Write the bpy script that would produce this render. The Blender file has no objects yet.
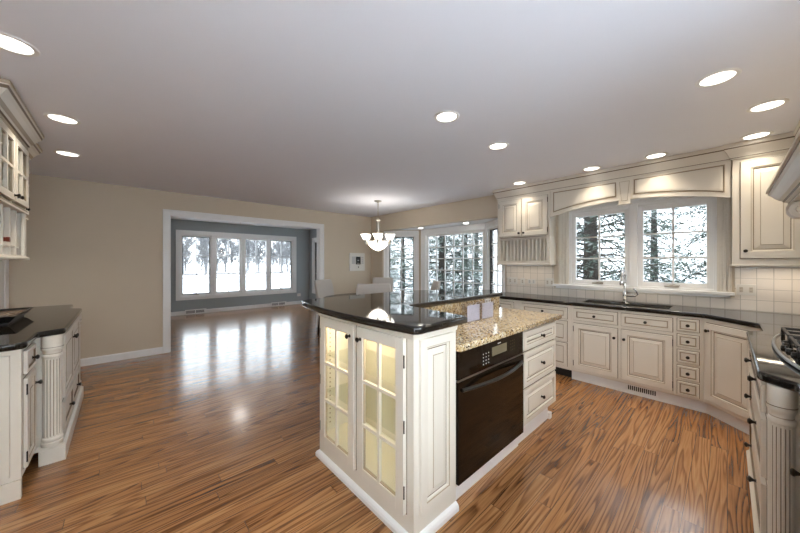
import bpy, bmesh, math, random
from mathutils import Vector, Matrix
C = bpy.context.scene.collection
SC = bpy.context.scene
PI = math.pi
EYE = 1.375
CEIL = 2.465

# ---------------------------------------------------------------- camera, sky, exposure
cam_d = bpy.data.cameras.new('camera'); cam = bpy.data.objects.new('camera', cam_d); C.objects.link(cam)
cam.location = (0, 0, EYE); cam.rotation_euler = (PI/2, 0, math.radians(47.3))
cam_d.sensor_width = 36; cam_d.lens = 36*302/800; cam_d.shift_y = -3.85/800; cam_d.clip_start = .02
SC.camera = cam
world = bpy.data.worlds.new('overcast_sky'); SC.world = world; world.use_nodes = True
bg = world.node_tree.nodes['Background']; bg.inputs[0].default_value = (.86, .93, 1, 1); bg.inputs[1].default_value = 7.0
SC.view_settings.view_transform = 'Standard'; SC.view_settings.look = 'None'
SC.view_settings.exposure = 1.0; SC.view_settings.gamma = 1.0; SC.view_settings.use_curve_mapping = False
SC.cycles.max_bounces = 10; SC.cycles.diffuse_bounces = 6; SC.cycles.transparent_max_bounces = 16
SC.cycles.sample_clamp_indirect = 6; SC.cycles.use_denoising = True
SC.cycles.caustics_reflective = False; SC.cycles.caustics_refractive = False
CAN = 1.9      # power of a recessed ceiling lamp

# ---------------------------------------------------------------- materials
def new_mat(name):
    m = bpy.data.materials.new(name); m.use_nodes = True
    nt = m.node_tree; return m, nt, nt.nodes['Principled BSDF']
def N(nt, t, **kw):
    n = nt.nodes.new(t)
    for k, v in kw.items():
        if k in n.inputs.keys(): n.inputs[k].default_value = v
        else: setattr(n, k, v)
    return n
def plain(name, col, rough=.5, metal=0, var=.04, scale=6, bump=0, spec=None, bscale=None):
    m, nt, b = new_mat(name)
    tc = N(nt, 'ShaderNodeTexCoord'); no = N(nt, 'ShaderNodeTexNoise', Scale=scale, Detail=3.0)
    nt.links.new(tc.outputs['Object'], no.inputs['Vector'])
    mx = N(nt, 'ShaderNodeMix', data_type='RGBA')
    mx.inputs[6].default_value = (*[c*(1-var) for c in col], 1); mx.inputs[7].default_value = (*[min(1, c*(1+var)) for c in col], 1)
    nt.links.new(no.outputs[0], mx.inputs[0]); nt.links.new(mx.outputs[2], b.inputs['Base Color'])
    b.inputs['Roughness'].default_value = rough; b.inputs['Metallic'].default_value = metal
    if spec is not None: b.inputs['Specular IOR Level'].default_value = spec
    if bump:
        n2 = N(nt, 'ShaderNodeTexNoise', Scale=bscale or 200.0); nt.links.new(tc.outputs['Object'], n2.inputs['Vector'])
        bp = N(nt, 'ShaderNodeBump', Strength=bump, Distance=.002); nt.links.new(n2.outputs[0], bp.inputs['Height'])
        nt.links.new(bp.outputs[0], b.inputs['Normal'])
    return m
def ramp(nt, stops):
    r = N(nt, 'ShaderNodeValToRGB'); e = r.color_ramp.elements
    while len(e) < len(stops): e.new(.5)
    for i, (p, c) in enumerate(stops): e[i].position = p; e[i].color = (*c, 1)
    return r
def glow(name, col, s, base=(.9, .9, .9)):
    m, nt, b = new_mat(name)
    b.inputs['Base Color'].default_value = (*base, 1); b.inputs['Emission Color'].default_value = (*col, 1)
    b.inputs['Emission Strength'].default_value = s; b.inputs['Roughness'].default_value = .4
    return m
def glass(name, tint=(.97, .985, .98), refl=1.0):
    m, nt, b = new_mat(name); nt.nodes.remove(b)
    tr = N(nt, 'ShaderNodeBsdfTransparent'); tr.inputs[0].default_value = (*tint, 1)
    gl = N(nt, 'ShaderNodeBsdfGlossy', Roughness=.01); fr = N(nt, 'ShaderNodeLayerWeight', Blend=.5); pw = N(nt, 'ShaderNodeMath', operation='POWER'); pw.inputs[1].default_value = 4.0
    nt.links.new(fr.outputs['Facing'], pw.inputs[0])
    mu = N(nt, 'ShaderNodeMath', operation='MULTIPLY_ADD'); mu.inputs[1].default_value = .5*refl; mu.inputs[2].default_value = .025*refl
    nt.links.new(pw.outputs[0], mu.inputs[0])
    mx = N(nt, 'ShaderNodeMixShader'); nt.links.new(mu.outputs[0], mx.inputs[0])
    nt.links.new(tr.outputs[0], mx.inputs[1]); nt.links.new(gl.outputs[0], mx.inputs[2])
    nt.links.new(mx.outputs[0], nt.nodes['Material Output'].inputs[0])
    return m
def oak_floor():
    m, nt, b = new_mat('oak_strip_floor'); L = nt.links.new
    tc = N(nt, 'ShaderNodeTexCoord'); sp = N(nt, 'ShaderNodeSeparateXYZ'); L(tc.outputs['Object'], sp.inputs[0])
    rw = N(nt, 'ShaderNodeMath', operation='DIVIDE'); L(sp.outputs[0], rw.inputs[0]); rw.inputs[1].default_value = .083
    rf = N(nt, 'ShaderNodeMath', operation='FLOOR'); L(rw.outputs[0], rf.inputs[0])
    wn = N(nt, 'ShaderNodeTexWhiteNoise', noise_dimensions='1D'); L(rf.outputs[0], wn.inputs['W'])
    so = N(nt, 'ShaderNodeMath', operation='MULTIPLY_ADD'); L(wn.outputs[0], so.inputs[0]); so.inputs[1].default_value = 1.15; L(sp.outputs[1], so.inputs[2])
    cb = N(nt, 'ShaderNodeCombineXYZ'); L(so.outputs[0], cb.inputs[0]); L(sp.outputs[0], cb.inputs[1])
    br = N(nt, 'ShaderNodeTexBrick', Scale=1.0); L(cb.outputs[0], br.inputs['Vector'])
    br.offset = 0
    br.inputs['Color1'].default_value = (0, 0, 0, 1); br.inputs['Color2'].default_value = (1, 1, 1, 1)
    br.inputs['Mortar'].default_value = (.5, .5, .5, 1)
    br.inputs['Mortar Size'].default_value = .0011; br.inputs['Brick Width'].default_value = 1.15; br.inputs['Row Height'].default_value = .083
    br.inputs['Bias'].default_value = 0
    # grain coordinates: stretched along the board, shifted board by board
    sh = N(nt, 'ShaderNodeMath', operation='MULTIPLY'); L(br.outputs['Color'], sh.inputs[0]); sh.inputs[1].default_value = 37.0
    gy = N(nt, 'ShaderNodeMath', operation='MULTIPLY'); L(sp.outputs[1], gy.inputs[0]); gy.inputs[1].default_value = .055
    gy2 = N(nt, 'ShaderNodeMath', operation='ADD'); L(gy.outputs[0], gy2.inputs[0]); L(sh.outputs[0], gy2.inputs[1])
    gc = N(nt, 'ShaderNodeCombineXYZ'); L(sp.outputs[0], gc.inputs[0]); L(gy2.outputs[0], gc.inputs[1]); L(sh.outputs[0], gc.inputs[2])
    wv = N(nt, 'ShaderNodeTexNoise', Scale=11.0, Detail=1.0, Roughness=.4); L(gc.outputs[0], wv.inputs['Vector'])
    sc2 = N(nt, 'ShaderNodeMath', operation='MULTIPLY'); L(wv.outputs[0], sc2.inputs[0]); sc2.inputs[1].default_value = 13.0
    si = N(nt, 'ShaderNodeMath', operation='FRACT'); L(sc2.outputs[0], si.inputs[0])
    rings = ramp(nt, [(0, (0, 0, 0)), (.12, (.15, .15, .15)), (.45, (.9, .9, .9)), (.85, (1, 1, 1)), (1, (0, 0, 0))]); L(si.outputs[0], rings.inputs[0])
    fc = N(nt, 'ShaderNodeVectorMath', operation='MULTIPLY'); L(gc.outputs[0], fc.inputs[0]); fc.inputs[1].default_value = (1, .6, 1)
    fn = N(nt, 'ShaderNodeTexNoise', Scale=150.0, Detail=3.0); L(fc.outputs[0], fn.inputs['Vector'])
    g1 = N(nt, 'ShaderNodeMath', operation='MULTIPLY_ADD'); L(rings.outputs[0], g1.inputs[0]); g1.inputs[1].default_value = .46
    g0 = N(nt, 'ShaderNodeMath', operation='MULTIPLY_ADD'); L(fn.outputs[0], g0.inputs[0]); g0.inputs[1].default_value = .7; g0.inputs[2].default_value = -.17
    L(g0.outputs[0], g1.inputs[2])
    tn = N(nt, 'ShaderNodeMath', operation='MULTIPLY_ADD'); L(br.outputs['Color'], tn.inputs[0]); tn.inputs[1].default_value = .26
    L(g1.outputs[0], tn.inputs[2])
    cr = ramp(nt, [(.10, (.050, .018, .006)), (.38, (.190, .080, .028)), (.70, (.335, .158, .060)), (1, (.45, .24, .105))]); L(tn.outputs[0], cr.inputs[0])
    mm = N(nt, 'ShaderNodeMix', data_type='RGBA'); L(br.outputs['Fac'], mm.inputs[0]); L(cr.outputs[0], mm.inputs[6]); mm.inputs[7].default_value = (.04, .018, .008, 1)
    L(mm.outputs[2], b.inputs['Base Color'])
    rr = N(nt, 'ShaderNodeMath', operation='MULTIPLY_ADD'); L(fn.outputs[0], rr.inputs[0]); rr.inputs[1].default_value = .12; rr.inputs[2].default_value = .17
    L(rr.outputs[0], b.inputs['Roughness']); b.inputs['Coat Weight'].default_value = .45; b.inputs['Coat Roughness'].default_value = .12
    bp = N(nt, 'ShaderNodeBump', Strength=.12, Distance=.002); L(tn.outputs[0], bp.inputs['Height']); L(bp.outputs[0], b.inputs['Normal'])
    return m
def gold_granite():
    m, nt, b = new_mat('gold_speckled_granite'); L = nt.links.new
    tc = N(nt, 'ShaderNodeTexCoord'); v = N(nt, 'ShaderNodeTexVoronoi', Scale=115.0); L(tc.outputs['Object'], v.inputs['Vector'])
    s = N(nt, 'ShaderNodeSeparateColor'); L(v.outputs['Color'], s.inputs[0])
    n = N(nt, 'ShaderNodeTexNoise', Scale=14.0, Detail=4.0); L(tc.outputs['Object'], n.inputs['Vector'])
    a = N(nt, 'ShaderNodeMath', operation='MULTIPLY_ADD'); L(n.outputs[0], a.inputs[0]); a.inputs[1].default_value = .55; a.inputs[2].default_value = -.27
    ad = N(nt, 'ShaderNodeMath', operation='ADD'); L(s.outputs[0], ad.inputs[0]); L(a.outputs[0], ad.inputs[1])
    r = ramp(nt, [(.04, (.045, .026, .014)), (.14, (.20, .115, .05)), (.34, (.40, .27, .12)), (.6, (.56, .43, .24)), (.85, (.66, .58, .42)), (1, (.55, .52, .46))])
    r.color_ramp.interpolation = 'LINEAR'; L(ad.outputs[0], r.inputs[0]); L(r.outputs[0], b.inputs['Base Color'])
    b.inputs['Roughness'].default_value = .12
    return m
def black_granite():
    m, nt, b = new_mat('black_polished_granite'); L = nt.links.new
    tc = N(nt, 'ShaderNodeTexCoord'); v = N(nt, 'ShaderNodeTexVoronoi', Scale=160.0); L(tc.outputs['Object'], v.inputs['Vector'])
    r = ramp(nt, [(0, (.03, .027, .025)), (.5, (.008, .007, .006)), (1, (.006, .006, .006))]); L(v.outputs['Distance'], r.inputs[0])
    L(r.outputs[0], b.inputs['Base Color']); b.inputs['Roughness'].default_value = .04; b.inputs['IOR'].default_value = 1.5
    return m
def tile():
    m, nt, b = new_mat('cream_square_tile'); L = nt.links.new
    tc = N(nt, 'ShaderNodeTexCoord'); sp = N(nt, 'ShaderNodeSeparateXYZ'); L(tc.outputs['Object'], sp.inputs[0])
    ad = N(nt, 'ShaderNodeMath', operation='ADD'); L(sp.outputs[0], ad.inputs[0]); L(sp.outputs[1], ad.inputs[1])
    cb = N(nt, 'ShaderNodeCombineXYZ'); L(ad.outputs[0], cb.inputs[0]); L(sp.outputs[2], cb.inputs[1])
    br = N(nt, 'ShaderNodeTexBrick', Scale=1.0); L(cb.outputs[0], br.inputs['Vector']); br.offset = 0
    br.inputs['Color1'].default_value = (.76, .70, .63, 1); br.inputs['Color2'].default_value = (.82, .76, .69, 1); br.inputs['Mortar'].default_value = (.50, .46, .41, 1)
    br.inputs['Mortar Size'].default_value = .0025; br.inputs['Brick Width'].default_value = .102; br.inputs['Row Height'].default_value = .102
    L(br.outputs['Color'], b.inputs['Base Color']); b.inputs['Roughness'].default_value = .25
    bp = N(nt, 'ShaderNodeBump', Strength=.4, Distance=.003, invert=True); L(br.outputs['Fac'], bp.inputs['Height']); L(bp.outputs[0], b.inputs['Normal'])
    return m
def marble_brown():
    m, nt, b = new_mat('mottled_brown_tray'); L = nt.links.new
    tc = N(nt, 'ShaderNodeTexCoord'); n = N(nt, 'ShaderNodeTexNoise', Scale=16.0, Detail=6.0, Distortion=1.0); L(tc.outputs['Object'], n.inputs['Vector'])
    r = ramp(nt, [(.3, (.05, .03, .02)), (.5, (.22, .15, .11)), (.7, (.42, .34, .28))]); L(n.outputs[0], r.inputs[0]); L(r.outputs[0], b.inputs['Base Color'])
    b.inputs['Roughness'].default_value = .25
    return m

M = dict(
    floor=oak_floor(), gold=gold_granite(), black=black_granite(), tile=tile(), tray=marble_brown(),
    cream=plain('cream_glazed_paint', (.71, .665, .59), .38, var=.025), white=plain('white_trim_paint', (.82, .82, .82), .4, var=.02),
    glaze=plain('brown_glaze', (.17, .12, .07), .5), glaze_soft=plain('soft_tan_glaze', (.40, .33, .24), .5),
    taupe=plain('taupe_wall_paint', (.61, .525, .415), .75, var=.02), grey=plain('blue_grey_wall_paint', (.335, .37, .385), .75, var=.02),
    ceil=plain('ceiling_paint', (.82, .83, .90), .8, var=.01), soffit=plain('soffit_white_paint', (.78, .78, .78), .7, var=.01),
    bronze=plain('dark_bronze', (.02, .016, .013), .35, metal=.6), chrome=plain('polished_chrome', (.75, .75, .76), .12, metal=1),
    nickel=plain('brushed_nickel', (.50, .46, .40), .3, metal=1), steel=plain('stainless_steel', (.45, .46, .47), .3, metal=1),
    blackglass=plain('black_oven_glass', (.008, .005, .003), .06, spec=.28), blackmetal=plain('black_enamel', (.012, .012, .012), .3),
    iron=plain('cast_iron', (.015, .015, .016), .5), fabric=plain('pale_linen', (.52, .49, .46), .9, bump=.3), dark_wood=plain('dark_stained_wood', (.035, .02, .014), .2),
    plastic=plain('white_plastic', (.72, .70, .66), .4, var=.01), ltgrey=plain('light_grey_plastic', (.50, .50, .50), .4), offwhite=plain('almond_plastic', (.55, .50, .43), .4),
    dark=plain('dark_screen', (.01, .012, .014), .15), kick=plain('dark_toe_kick', (.012, .011, .010), .6), lcd=plain('oven_lcd', (.16, .14, .09), .2),
    glass=glass('dimming_window_glass', (.56, .57, .57)), clear=glass('clear_added_glass'), cabglass=glass('cabinet_glass', refl=.6), shelf=glass('shelf_glass', (.93, .95, .93)), acrylic=glass('clear_acrylic', (.95, .95, .97), 1.3),  # window tint put in to dim the bright outdoors
    paper=plain('white_paper', (.60, .58, .64), .7), red=plain('red_wine_capsule', (.16, .03, .015), .3), bottle=plain('dark_green_bottle', (.012, .02, .010), .1),
    snow=plain('snow', (.86, .88, .92), .9, scale=1.2), bark=plain('dark_bark', (.060, .050, .044), .9, var=.3, scale=20), greybark=plain('grey_bark', (.20, .20, .205), .9, var=.3, scale=12),
    needle=plain('evergreen_needle', (.085, .120, .100), .8, var=.5, scale=3), frost=plain('frosted_needle', (.50, .54, .54), .8, var=.2, scale=3),
    rail=plain('weathered_wood', (.22, .20, .19), .9),
    lens=glow('recessed_lens', (1, .93, .82), 2.0), shade=glow('frosted_shade', (1, .93, .82), 2.2), dome=glow('dome_glass', (1, .97, .92), 9.0),
    strip=glow('cabinet_strip_light', (1, .83, .56), 20.0), under=glow('soffit_lens', (1, .95, .86), 8.0),
)

# ---------------------------------------------------------------- mesh helpers
class MB:
    def __init__(s): s.bm = bmesh.new(); s.mats = []
    def mi(s, m):
        m = M[m] if isinstance(m, str) else m
        if m not in s.mats: s.mats.append(m)
        return s.mats.index(m)
    def face(s, vs, i):
        try: f = s.bm.faces.new(vs); f.material_index = i; return f
        except ValueError: return None
    def box(s, x0, x1, y0, y1, z0, z1, m):
        i = s.mi(m); x0, x1 = sorted((x0, x1)); y0, y1 = sorted((y0, y1)); z0, z1 = sorted((z0, z1))
        v = [s.bm.verts.new((x, y, z)) for z in (z0, z1) for x, y in ((x0, y0), (x1, y0), (x1, y1), (x0, y1))]
        for q in ((3, 2, 1, 0), (4, 5, 6, 7), (0, 1, 5, 4), (1, 2, 6, 5), (2, 3, 7, 6), (3, 0, 4, 7)): s.face([v[k] for k in q], i)
        return s
    def prism(s, poly, z0, z1, m, T=None):
        i = s.mi(m); T = T or (lambda x, y, z: (x, y, z))
        a = [s.bm.verts.new(T(x, y, z0)) for x, y in poly]; b = [s.bm.verts.new(T(x, y, z1)) for x, y in poly]; n = len(poly)
        s.face(a[::-1], i); s.face(b, i)
        for k in range(n): s.face([a[k], a[(k+1) % n], b[(k+1) % n], b[k]], i)
        return s
    def loops(s, rings, mats, cap0=False, cap1=False, closed=True):
        R = [[s.bm.verts.new(p) for p in r] for r in rings]; n = len(R[0])
        for k in range(len(R)-1):
            i = s.mi(mats[k] if isinstance(mats, (list, tuple)) else mats)
            for j in range(n if closed else n-1): s.face([R[k][j], R[k][(j+1) % n], R[k+1][(j+1) % n], R[k+1][j]], i)
        if cap0: s.face(R[0][::-1], s.mi(mats[0] if isinstance(mats, (list, tuple)) else mats))
        if cap1: s.face(R[-1], s.mi(mats[-1] if isinstance(mats, (list, tuple)) else mats))
        return s
    def lathe(s, prof, m, c=(0, 0, 0), n=20, axis='Z'):
        def P(r, h, a):
            x, y = r*math.cos(a), r*math.sin(a)
            if axis == 'Z': return (c[0]+x, c[1]+y, c[2]+h)
            if axis == 'Y': return (c[0]+x, c[1]+h, c[2]-y)
            return (c[0]+h, c[1]+x, c[2]+y)
        return s.loops([[P(max(r, .0004), h, 2*PI*k/n) for k in range(n)] for r, h in prof], m, True, True)
    def tube(s, pts, r, m, n=8, closed=False):
        pts = [Vector(p) for p in pts]; rr = r if isinstance(r, (list, tuple)) else [r]*len(pts)
        rings = []; up = None
        for k, p in enumerate(pts):
            d = (pts[min(k+1, len(pts)-1)]-pts[max(k-1, 0)]).normalized()
            if up is None: up = Vector((0, 0, 1)) if abs(d.z) < .9 else Vector((1, 0, 0))
            a = d.cross(up).normalized(); up = a.cross(d).normalized()
            rings.append([p+(a*math.cos(2*PI*j/n)+up*math.sin(2*PI*j/n))*rr[k] for j in range(n)])
        return s.loops(rings, m, True, True)
    def sweep(s, prof, path, m, closed=False):
        """prof: (out, z) outline, out to the right of the path; mitred corners"""
        P = [Vector((x, y)) for x, y in path]; n = len(P); rings = []
        for k in range(n):
            d0 = (P[k]-P[k-1]).normalized() if (k > 0 or closed) else None
            d1 = (P[(k+1) % n]-P[k]).normalized() if (k < n-1 or closed) else None
            d0 = d0 or d1; d1 = d1 or d0
            n0 = Vector((d0.y, -d0.x)); n1 = Vector((d1.y, -d1.x)); b = (n0+n1).normalized(); b = b/max(.3, b.dot(n0))
            rings.append([(P[k].x+b.x*o, P[k].y+b.y*o, z) for o, z in prof])
        if closed: rings.append(rings[0])
        R = [[s.bm.verts.new(p) for p in r] for r in rings]; q = len(prof)
        for k in range(len(R)-1):
            for j in range(q):
                mm = m[j] if isinstance(m, (list, tuple)) else m
                s.face([R[k][j], R[k][(j+1) % q], R[k+1][(j+1) % q], R[k+1][j]], s.mi(mm))
        if not closed:
            mm = m[0] if isinstance(m, (list, tuple)) else m
            s.face(R[0], s.mi(mm)); s.face(R[-1][::-1], s.mi(mm))
        return s
    def panel(s, w, h, t=.02, fw=.06, raised=True, x=0, z=0, y=0, gap=.005, m='cream', bev=.035, g2=.008):
        """a framed door face in the x-z plane, front towards -y"""
        def R(i, d): return [(x+i, y-d, z+i), (x+w-i, y-d, z+i), (x+w-i, y-d, z+h-i), (x+i, y-d, z+h-i)]
        if gap: s.box(x-gap, x+w+gap, y-.0012, y+.002, z-gap, z+h+gap, 'glaze')
        g = 'glaze'
        if raised:
            ins = [(0, 0), (0, t-.002), (.002, t), (fw-.014, t), (fw-.010, t-.004), (fw-.004, t-.005), (fw, t-.013), (fw+g2*.55, t-.013), (fw+bev, t-.004), (fw+bev+.004, t-.001)]
            mm = [m, m, m, 'glaze_soft', m, m, g, m, 'glaze_soft', m]
        else:
            ins = [(0, 0), (0, t-.002), (.002, t), (fw-.006, t), (fw-.003, t-.008), (fw+.004, t-.008), (fw+.008, t-.008)]
            mm = [m, m, m, g, 'glaze_soft', m]
        rings = [R(*i) for i in ins]
        return s.loops(rings, mm, True, True)
    def build(s, name, parent=None, loc=None, rot=None, smooth=False, bevel=0, fix=True):
        if fix: bmesh.ops.recalc_face_normals(s.bm, faces=s.bm.faces)
        me = bpy.data.meshes.new(name); s.bm.to_mesh(me); s.bm.free()
        for m in s.mats: me.materials.append(m)
        if smooth:
            for p in me.polygons: p.use_smooth = True
            if smooth != 'all':
                try: me.set_sharp_from_angle(angle=math.radians(40))
                except Exception: pass
        o = bpy.data.objects.new(name, me); C.objects.link(o)
        if parent: o.parent = parent
        if loc: o.location = loc
        if rot is not None: o.rotation_euler = rot if isinstance(rot, (tuple, list)) else (0, 0, rot)
        if bevel:
            b = o.modifiers.new('bevel', 'BEVEL'); b.width = bevel; b.segments = 2; b.limit_method = 'ANGLE'; b.angle_limit = math.radians(50)
        return o
def tag(o, label, cat, group=None, kind=None):
    o['label'] = label; o['category'] = cat
    if group: o['group'] = group
    if kind: o['kind'] = kind
    return o
def thing(name, label, cat, loc=(0, 0, 0), rz=0, group=None):
    o = bpy.data.objects.new(name, None); C.objects.link(o); o.location = loc; o.rotation_euler = (0, 0, rz); o.empty_display_size = .1
    return tag(o, label, cat, group)
def struct(o, label=None):
    o['kind'] = 'structure'
    if label: o['label'] = label
    return o
def copy_tree(o, parent=None):
    c = o.copy(); C.objects.link(c); c.parent = parent
    for ch in list(o.children): copy_tree(ch, c)
    return c
def slab(name, loops, z0, z1, bev, m, parent=None):
    """a polished slab with rounded edges, holes allowed; rounded by a 2D curve's own bevel"""
    cu = bpy.data.curves.new('tmp', 'CURVE'); cu.dimensions = '2D'; cu.fill_mode = 'BOTH'
    cu.extrude = (z1-z0)/2-bev; cu.bevel_depth = bev; cu.bevel_resolution = 3; cu.offset = -bev
    for lp in loops:
        sp = cu.splines.new('POLY'); sp.points.add(len(lp)-1); sp.use_cyclic_u = True
        for p, q in zip(sp.points, lp): p.co = (q[0], q[1], 0, 1)
    t = bpy.data.objects.new('tmp', cu); C.objects.link(t)
    dg = bpy.context.evaluated_depsgraph_get(); me = bpy.data.meshes.new_from_object(t.evaluated_get(dg))
    bpy.data.objects.remove(t); bpy.data.curves.remove(cu)
    me.name = name; me.transform(Matrix.Translation((0, 0, (z0+z1)/2))); me.materials.clear(); me.materials.append(M[m])
    bm = bmesh.new(); bm.from_mesh(me); bmesh.ops.remove_doubles(bm, verts=bm.verts, dist=1e-5); bmesh.ops.recalc_face_normals(bm, faces=bm.faces); bm.to_mesh(me); bm.free()
    for p in me.polygons: p.use_smooth = abs(p.normal.z) < .999; p.material_index = 0
    o = bpy.data.objects.new(name, me); C.objects.link(o)
    if parent: o.parent = parent
    return o
def round_corners(pts, r, n=5):
    out = []
    for k, p in enumerate(pts):
        p = Vector(p); a = (Vector(pts[k-1])-p); b = (Vector(pts[(k+1) % len(pts)])-p); d = min(r, a.length*.45, b.length*.45)
        a = p+a.normalized()*d; b = p+b.normalized()*d
        for j in range(n+1):
            t = j/n; out.append(tuple(a*(1-t)**2+p*2*t*(1-t)+b*t*t))
    return out

# ---------------------------------------------------------------- setting
def wall(name, axis, a0, a1, c0, c1, z0, z1, m, holes=(), m2=None):
    """a wall along X or Y between c0 and c1 in depth; holes: (a0, a1, z0, z1)"""
    mb = MB(); cuts = sorted({a0, a1, *[h[0] for h in holes], *[h[1] for h in holes]})
    for p, q in zip(cuts, cuts[1:]):
        hs = sorted([h for h in holes if h[0] <= p+1e-6 and h[1] >= q-1e-6], key=lambda h: h[2]); z = z0; segs = []
        for h in hs:
            if h[2] > z: segs.append((z, h[2]))
            z = h[3]
        if z < z1: segs.append((z, z1))
        for s0, s1 in segs:
            if axis == 'X': mb.box(p, q, c0, c1, s0, s1, m)
            else: mb.box(c0, c1, p, q, s0, s1, m)
    o = mb.build(name)
    if m2:   # the other side of a partition has its own paint
        o.data.materials.append(M[m2])
        for f in o.data.polygons:
            if (axis == 'Y' and f.normal.x < -.9): f.material_index = 1
    return struct(o)
XB, YB = -5.81, 4.41          # beige wall, sink wall
OY0, OY1, OZ = .545, 3.07, 2.105
mb = MB(); mb.box(-9.9, .9, -1.2, 5.2, -.12, 0, 'floor'); struct(mb.build('floor'))
mb = MB(); mb.box(-5.93, .9, -1.2, 4.56, CEIL, CEIL+.12, 'ceil'); struct(mb.build('ceiling'))
mb = MB(); mb.box(-9.9, -5.93, -1.2, 4.85, 2.5, 2.62, 'soffit'); struct(mb.build('ceiling_sunroom'))
GD = (.18, .62, .03, 2.28)
wall('wall_left', 'X', -9.9, .9, -1.13, -1.0, 0, 2.5, 'taupe', [GD])
wall('wall_right', 'Y', -1.0, 4.56, .72, .86, 0, CEIL, 'taupe', [(-.92, 1.65, 1.02, 2.10)])
wall('wall_beige', 'Y', -1.0, 4.56, XB-.12, XB, 0, 2.5, 'taupe', [(OY0, OY1, -.01, OZ)], 'grey')
SW = (-1.44, -.07, 1.085, 2.065)
wall('wall_sink', 'X', XB, .86, YB, YB+.15, 0, CEIL, 'taupe', [(-5.39, -2.33, 0, 2.11), SW])
GW = (1.05, 4.25, .40, 2.215)
wall('wall_sunroom_far', 'Y', -1.0, 4.85, -9.85, -9.7, 0, 2.5, 'grey', [GW])
GS = (-9.42, -8.1, .38, 2.17)
wall('wall_sunroom_side', 'X', -9.85, -5.93, 4.72, 4.87, 0, 2.5, 'grey', [GS])
# bay nook
bayP = [(-5.39, 4.41), (-4.71, 4.93), (-3.01, 4.93), (-2.33, 4.41)]
mb = MB(); mb.prism([(-5.5, 4.56), (-4.75, 5.13), (-2.97, 5.13), (-2.2, 4.56), (-2.33, 4.41), (-3.01, 4.93), (-4.71, 4.93), (-5.39, 4.41)][:4]+[(-2.2, 4.561)], 2.11, 2.25, 'soffit')
mb2 = MB(); mb2.prism([(-5.39, 4.53), (-4.75, 5.1), (-2.97, 5.1), (-2.33, 4.53)], 2.11, 2.25, 'soffit'); mb.bm.free(); struct(mb2.build('ceiling_bay'))
def seg_wall(name, p, q, z0, z1, m, hole):
    """wall segment from p to q (interior on the right hand side of q-p reversed), local x along, interior at local y=0"""
    d = Vector(q)-Vector(p); L = d.length; ang = math.atan2(d.y, d.x); mb = MB(); x0, x1, h0, h1 = hole
    mb.box(0, x0, 0, .12, z0, z1, m); mb.box(x1, L, 0, .12, z0, z1, m); mb.box(x0, x1, 0, .12, z0, h0, m); mb.box(x0, x1, 0, .12, h1, z1, m)
    return struct(mb.build(name, loc=(p[0], p[1], 0), rot=ang)), L, ang
BL = (.13, .765, .42, 2.01); BC = (.19, 1.68, .42, 2.0)
_, LF, angL = seg_wall('wall_bay_left', bayP[0], bayP[1], 0, 2.11, 'taupe', BL)
_, LC, angC = seg_wall('wall_bay_center', bayP[1], bayP[2], 0, 2.11, 'taupe', BC)
BR = (LF-.765, LF-.13, .42, 2.01)
_, LR, angR = seg_wall('wall_bay_right', bayP[2], bayP[3], 0, 2.11, 'taupe', BR)

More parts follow.
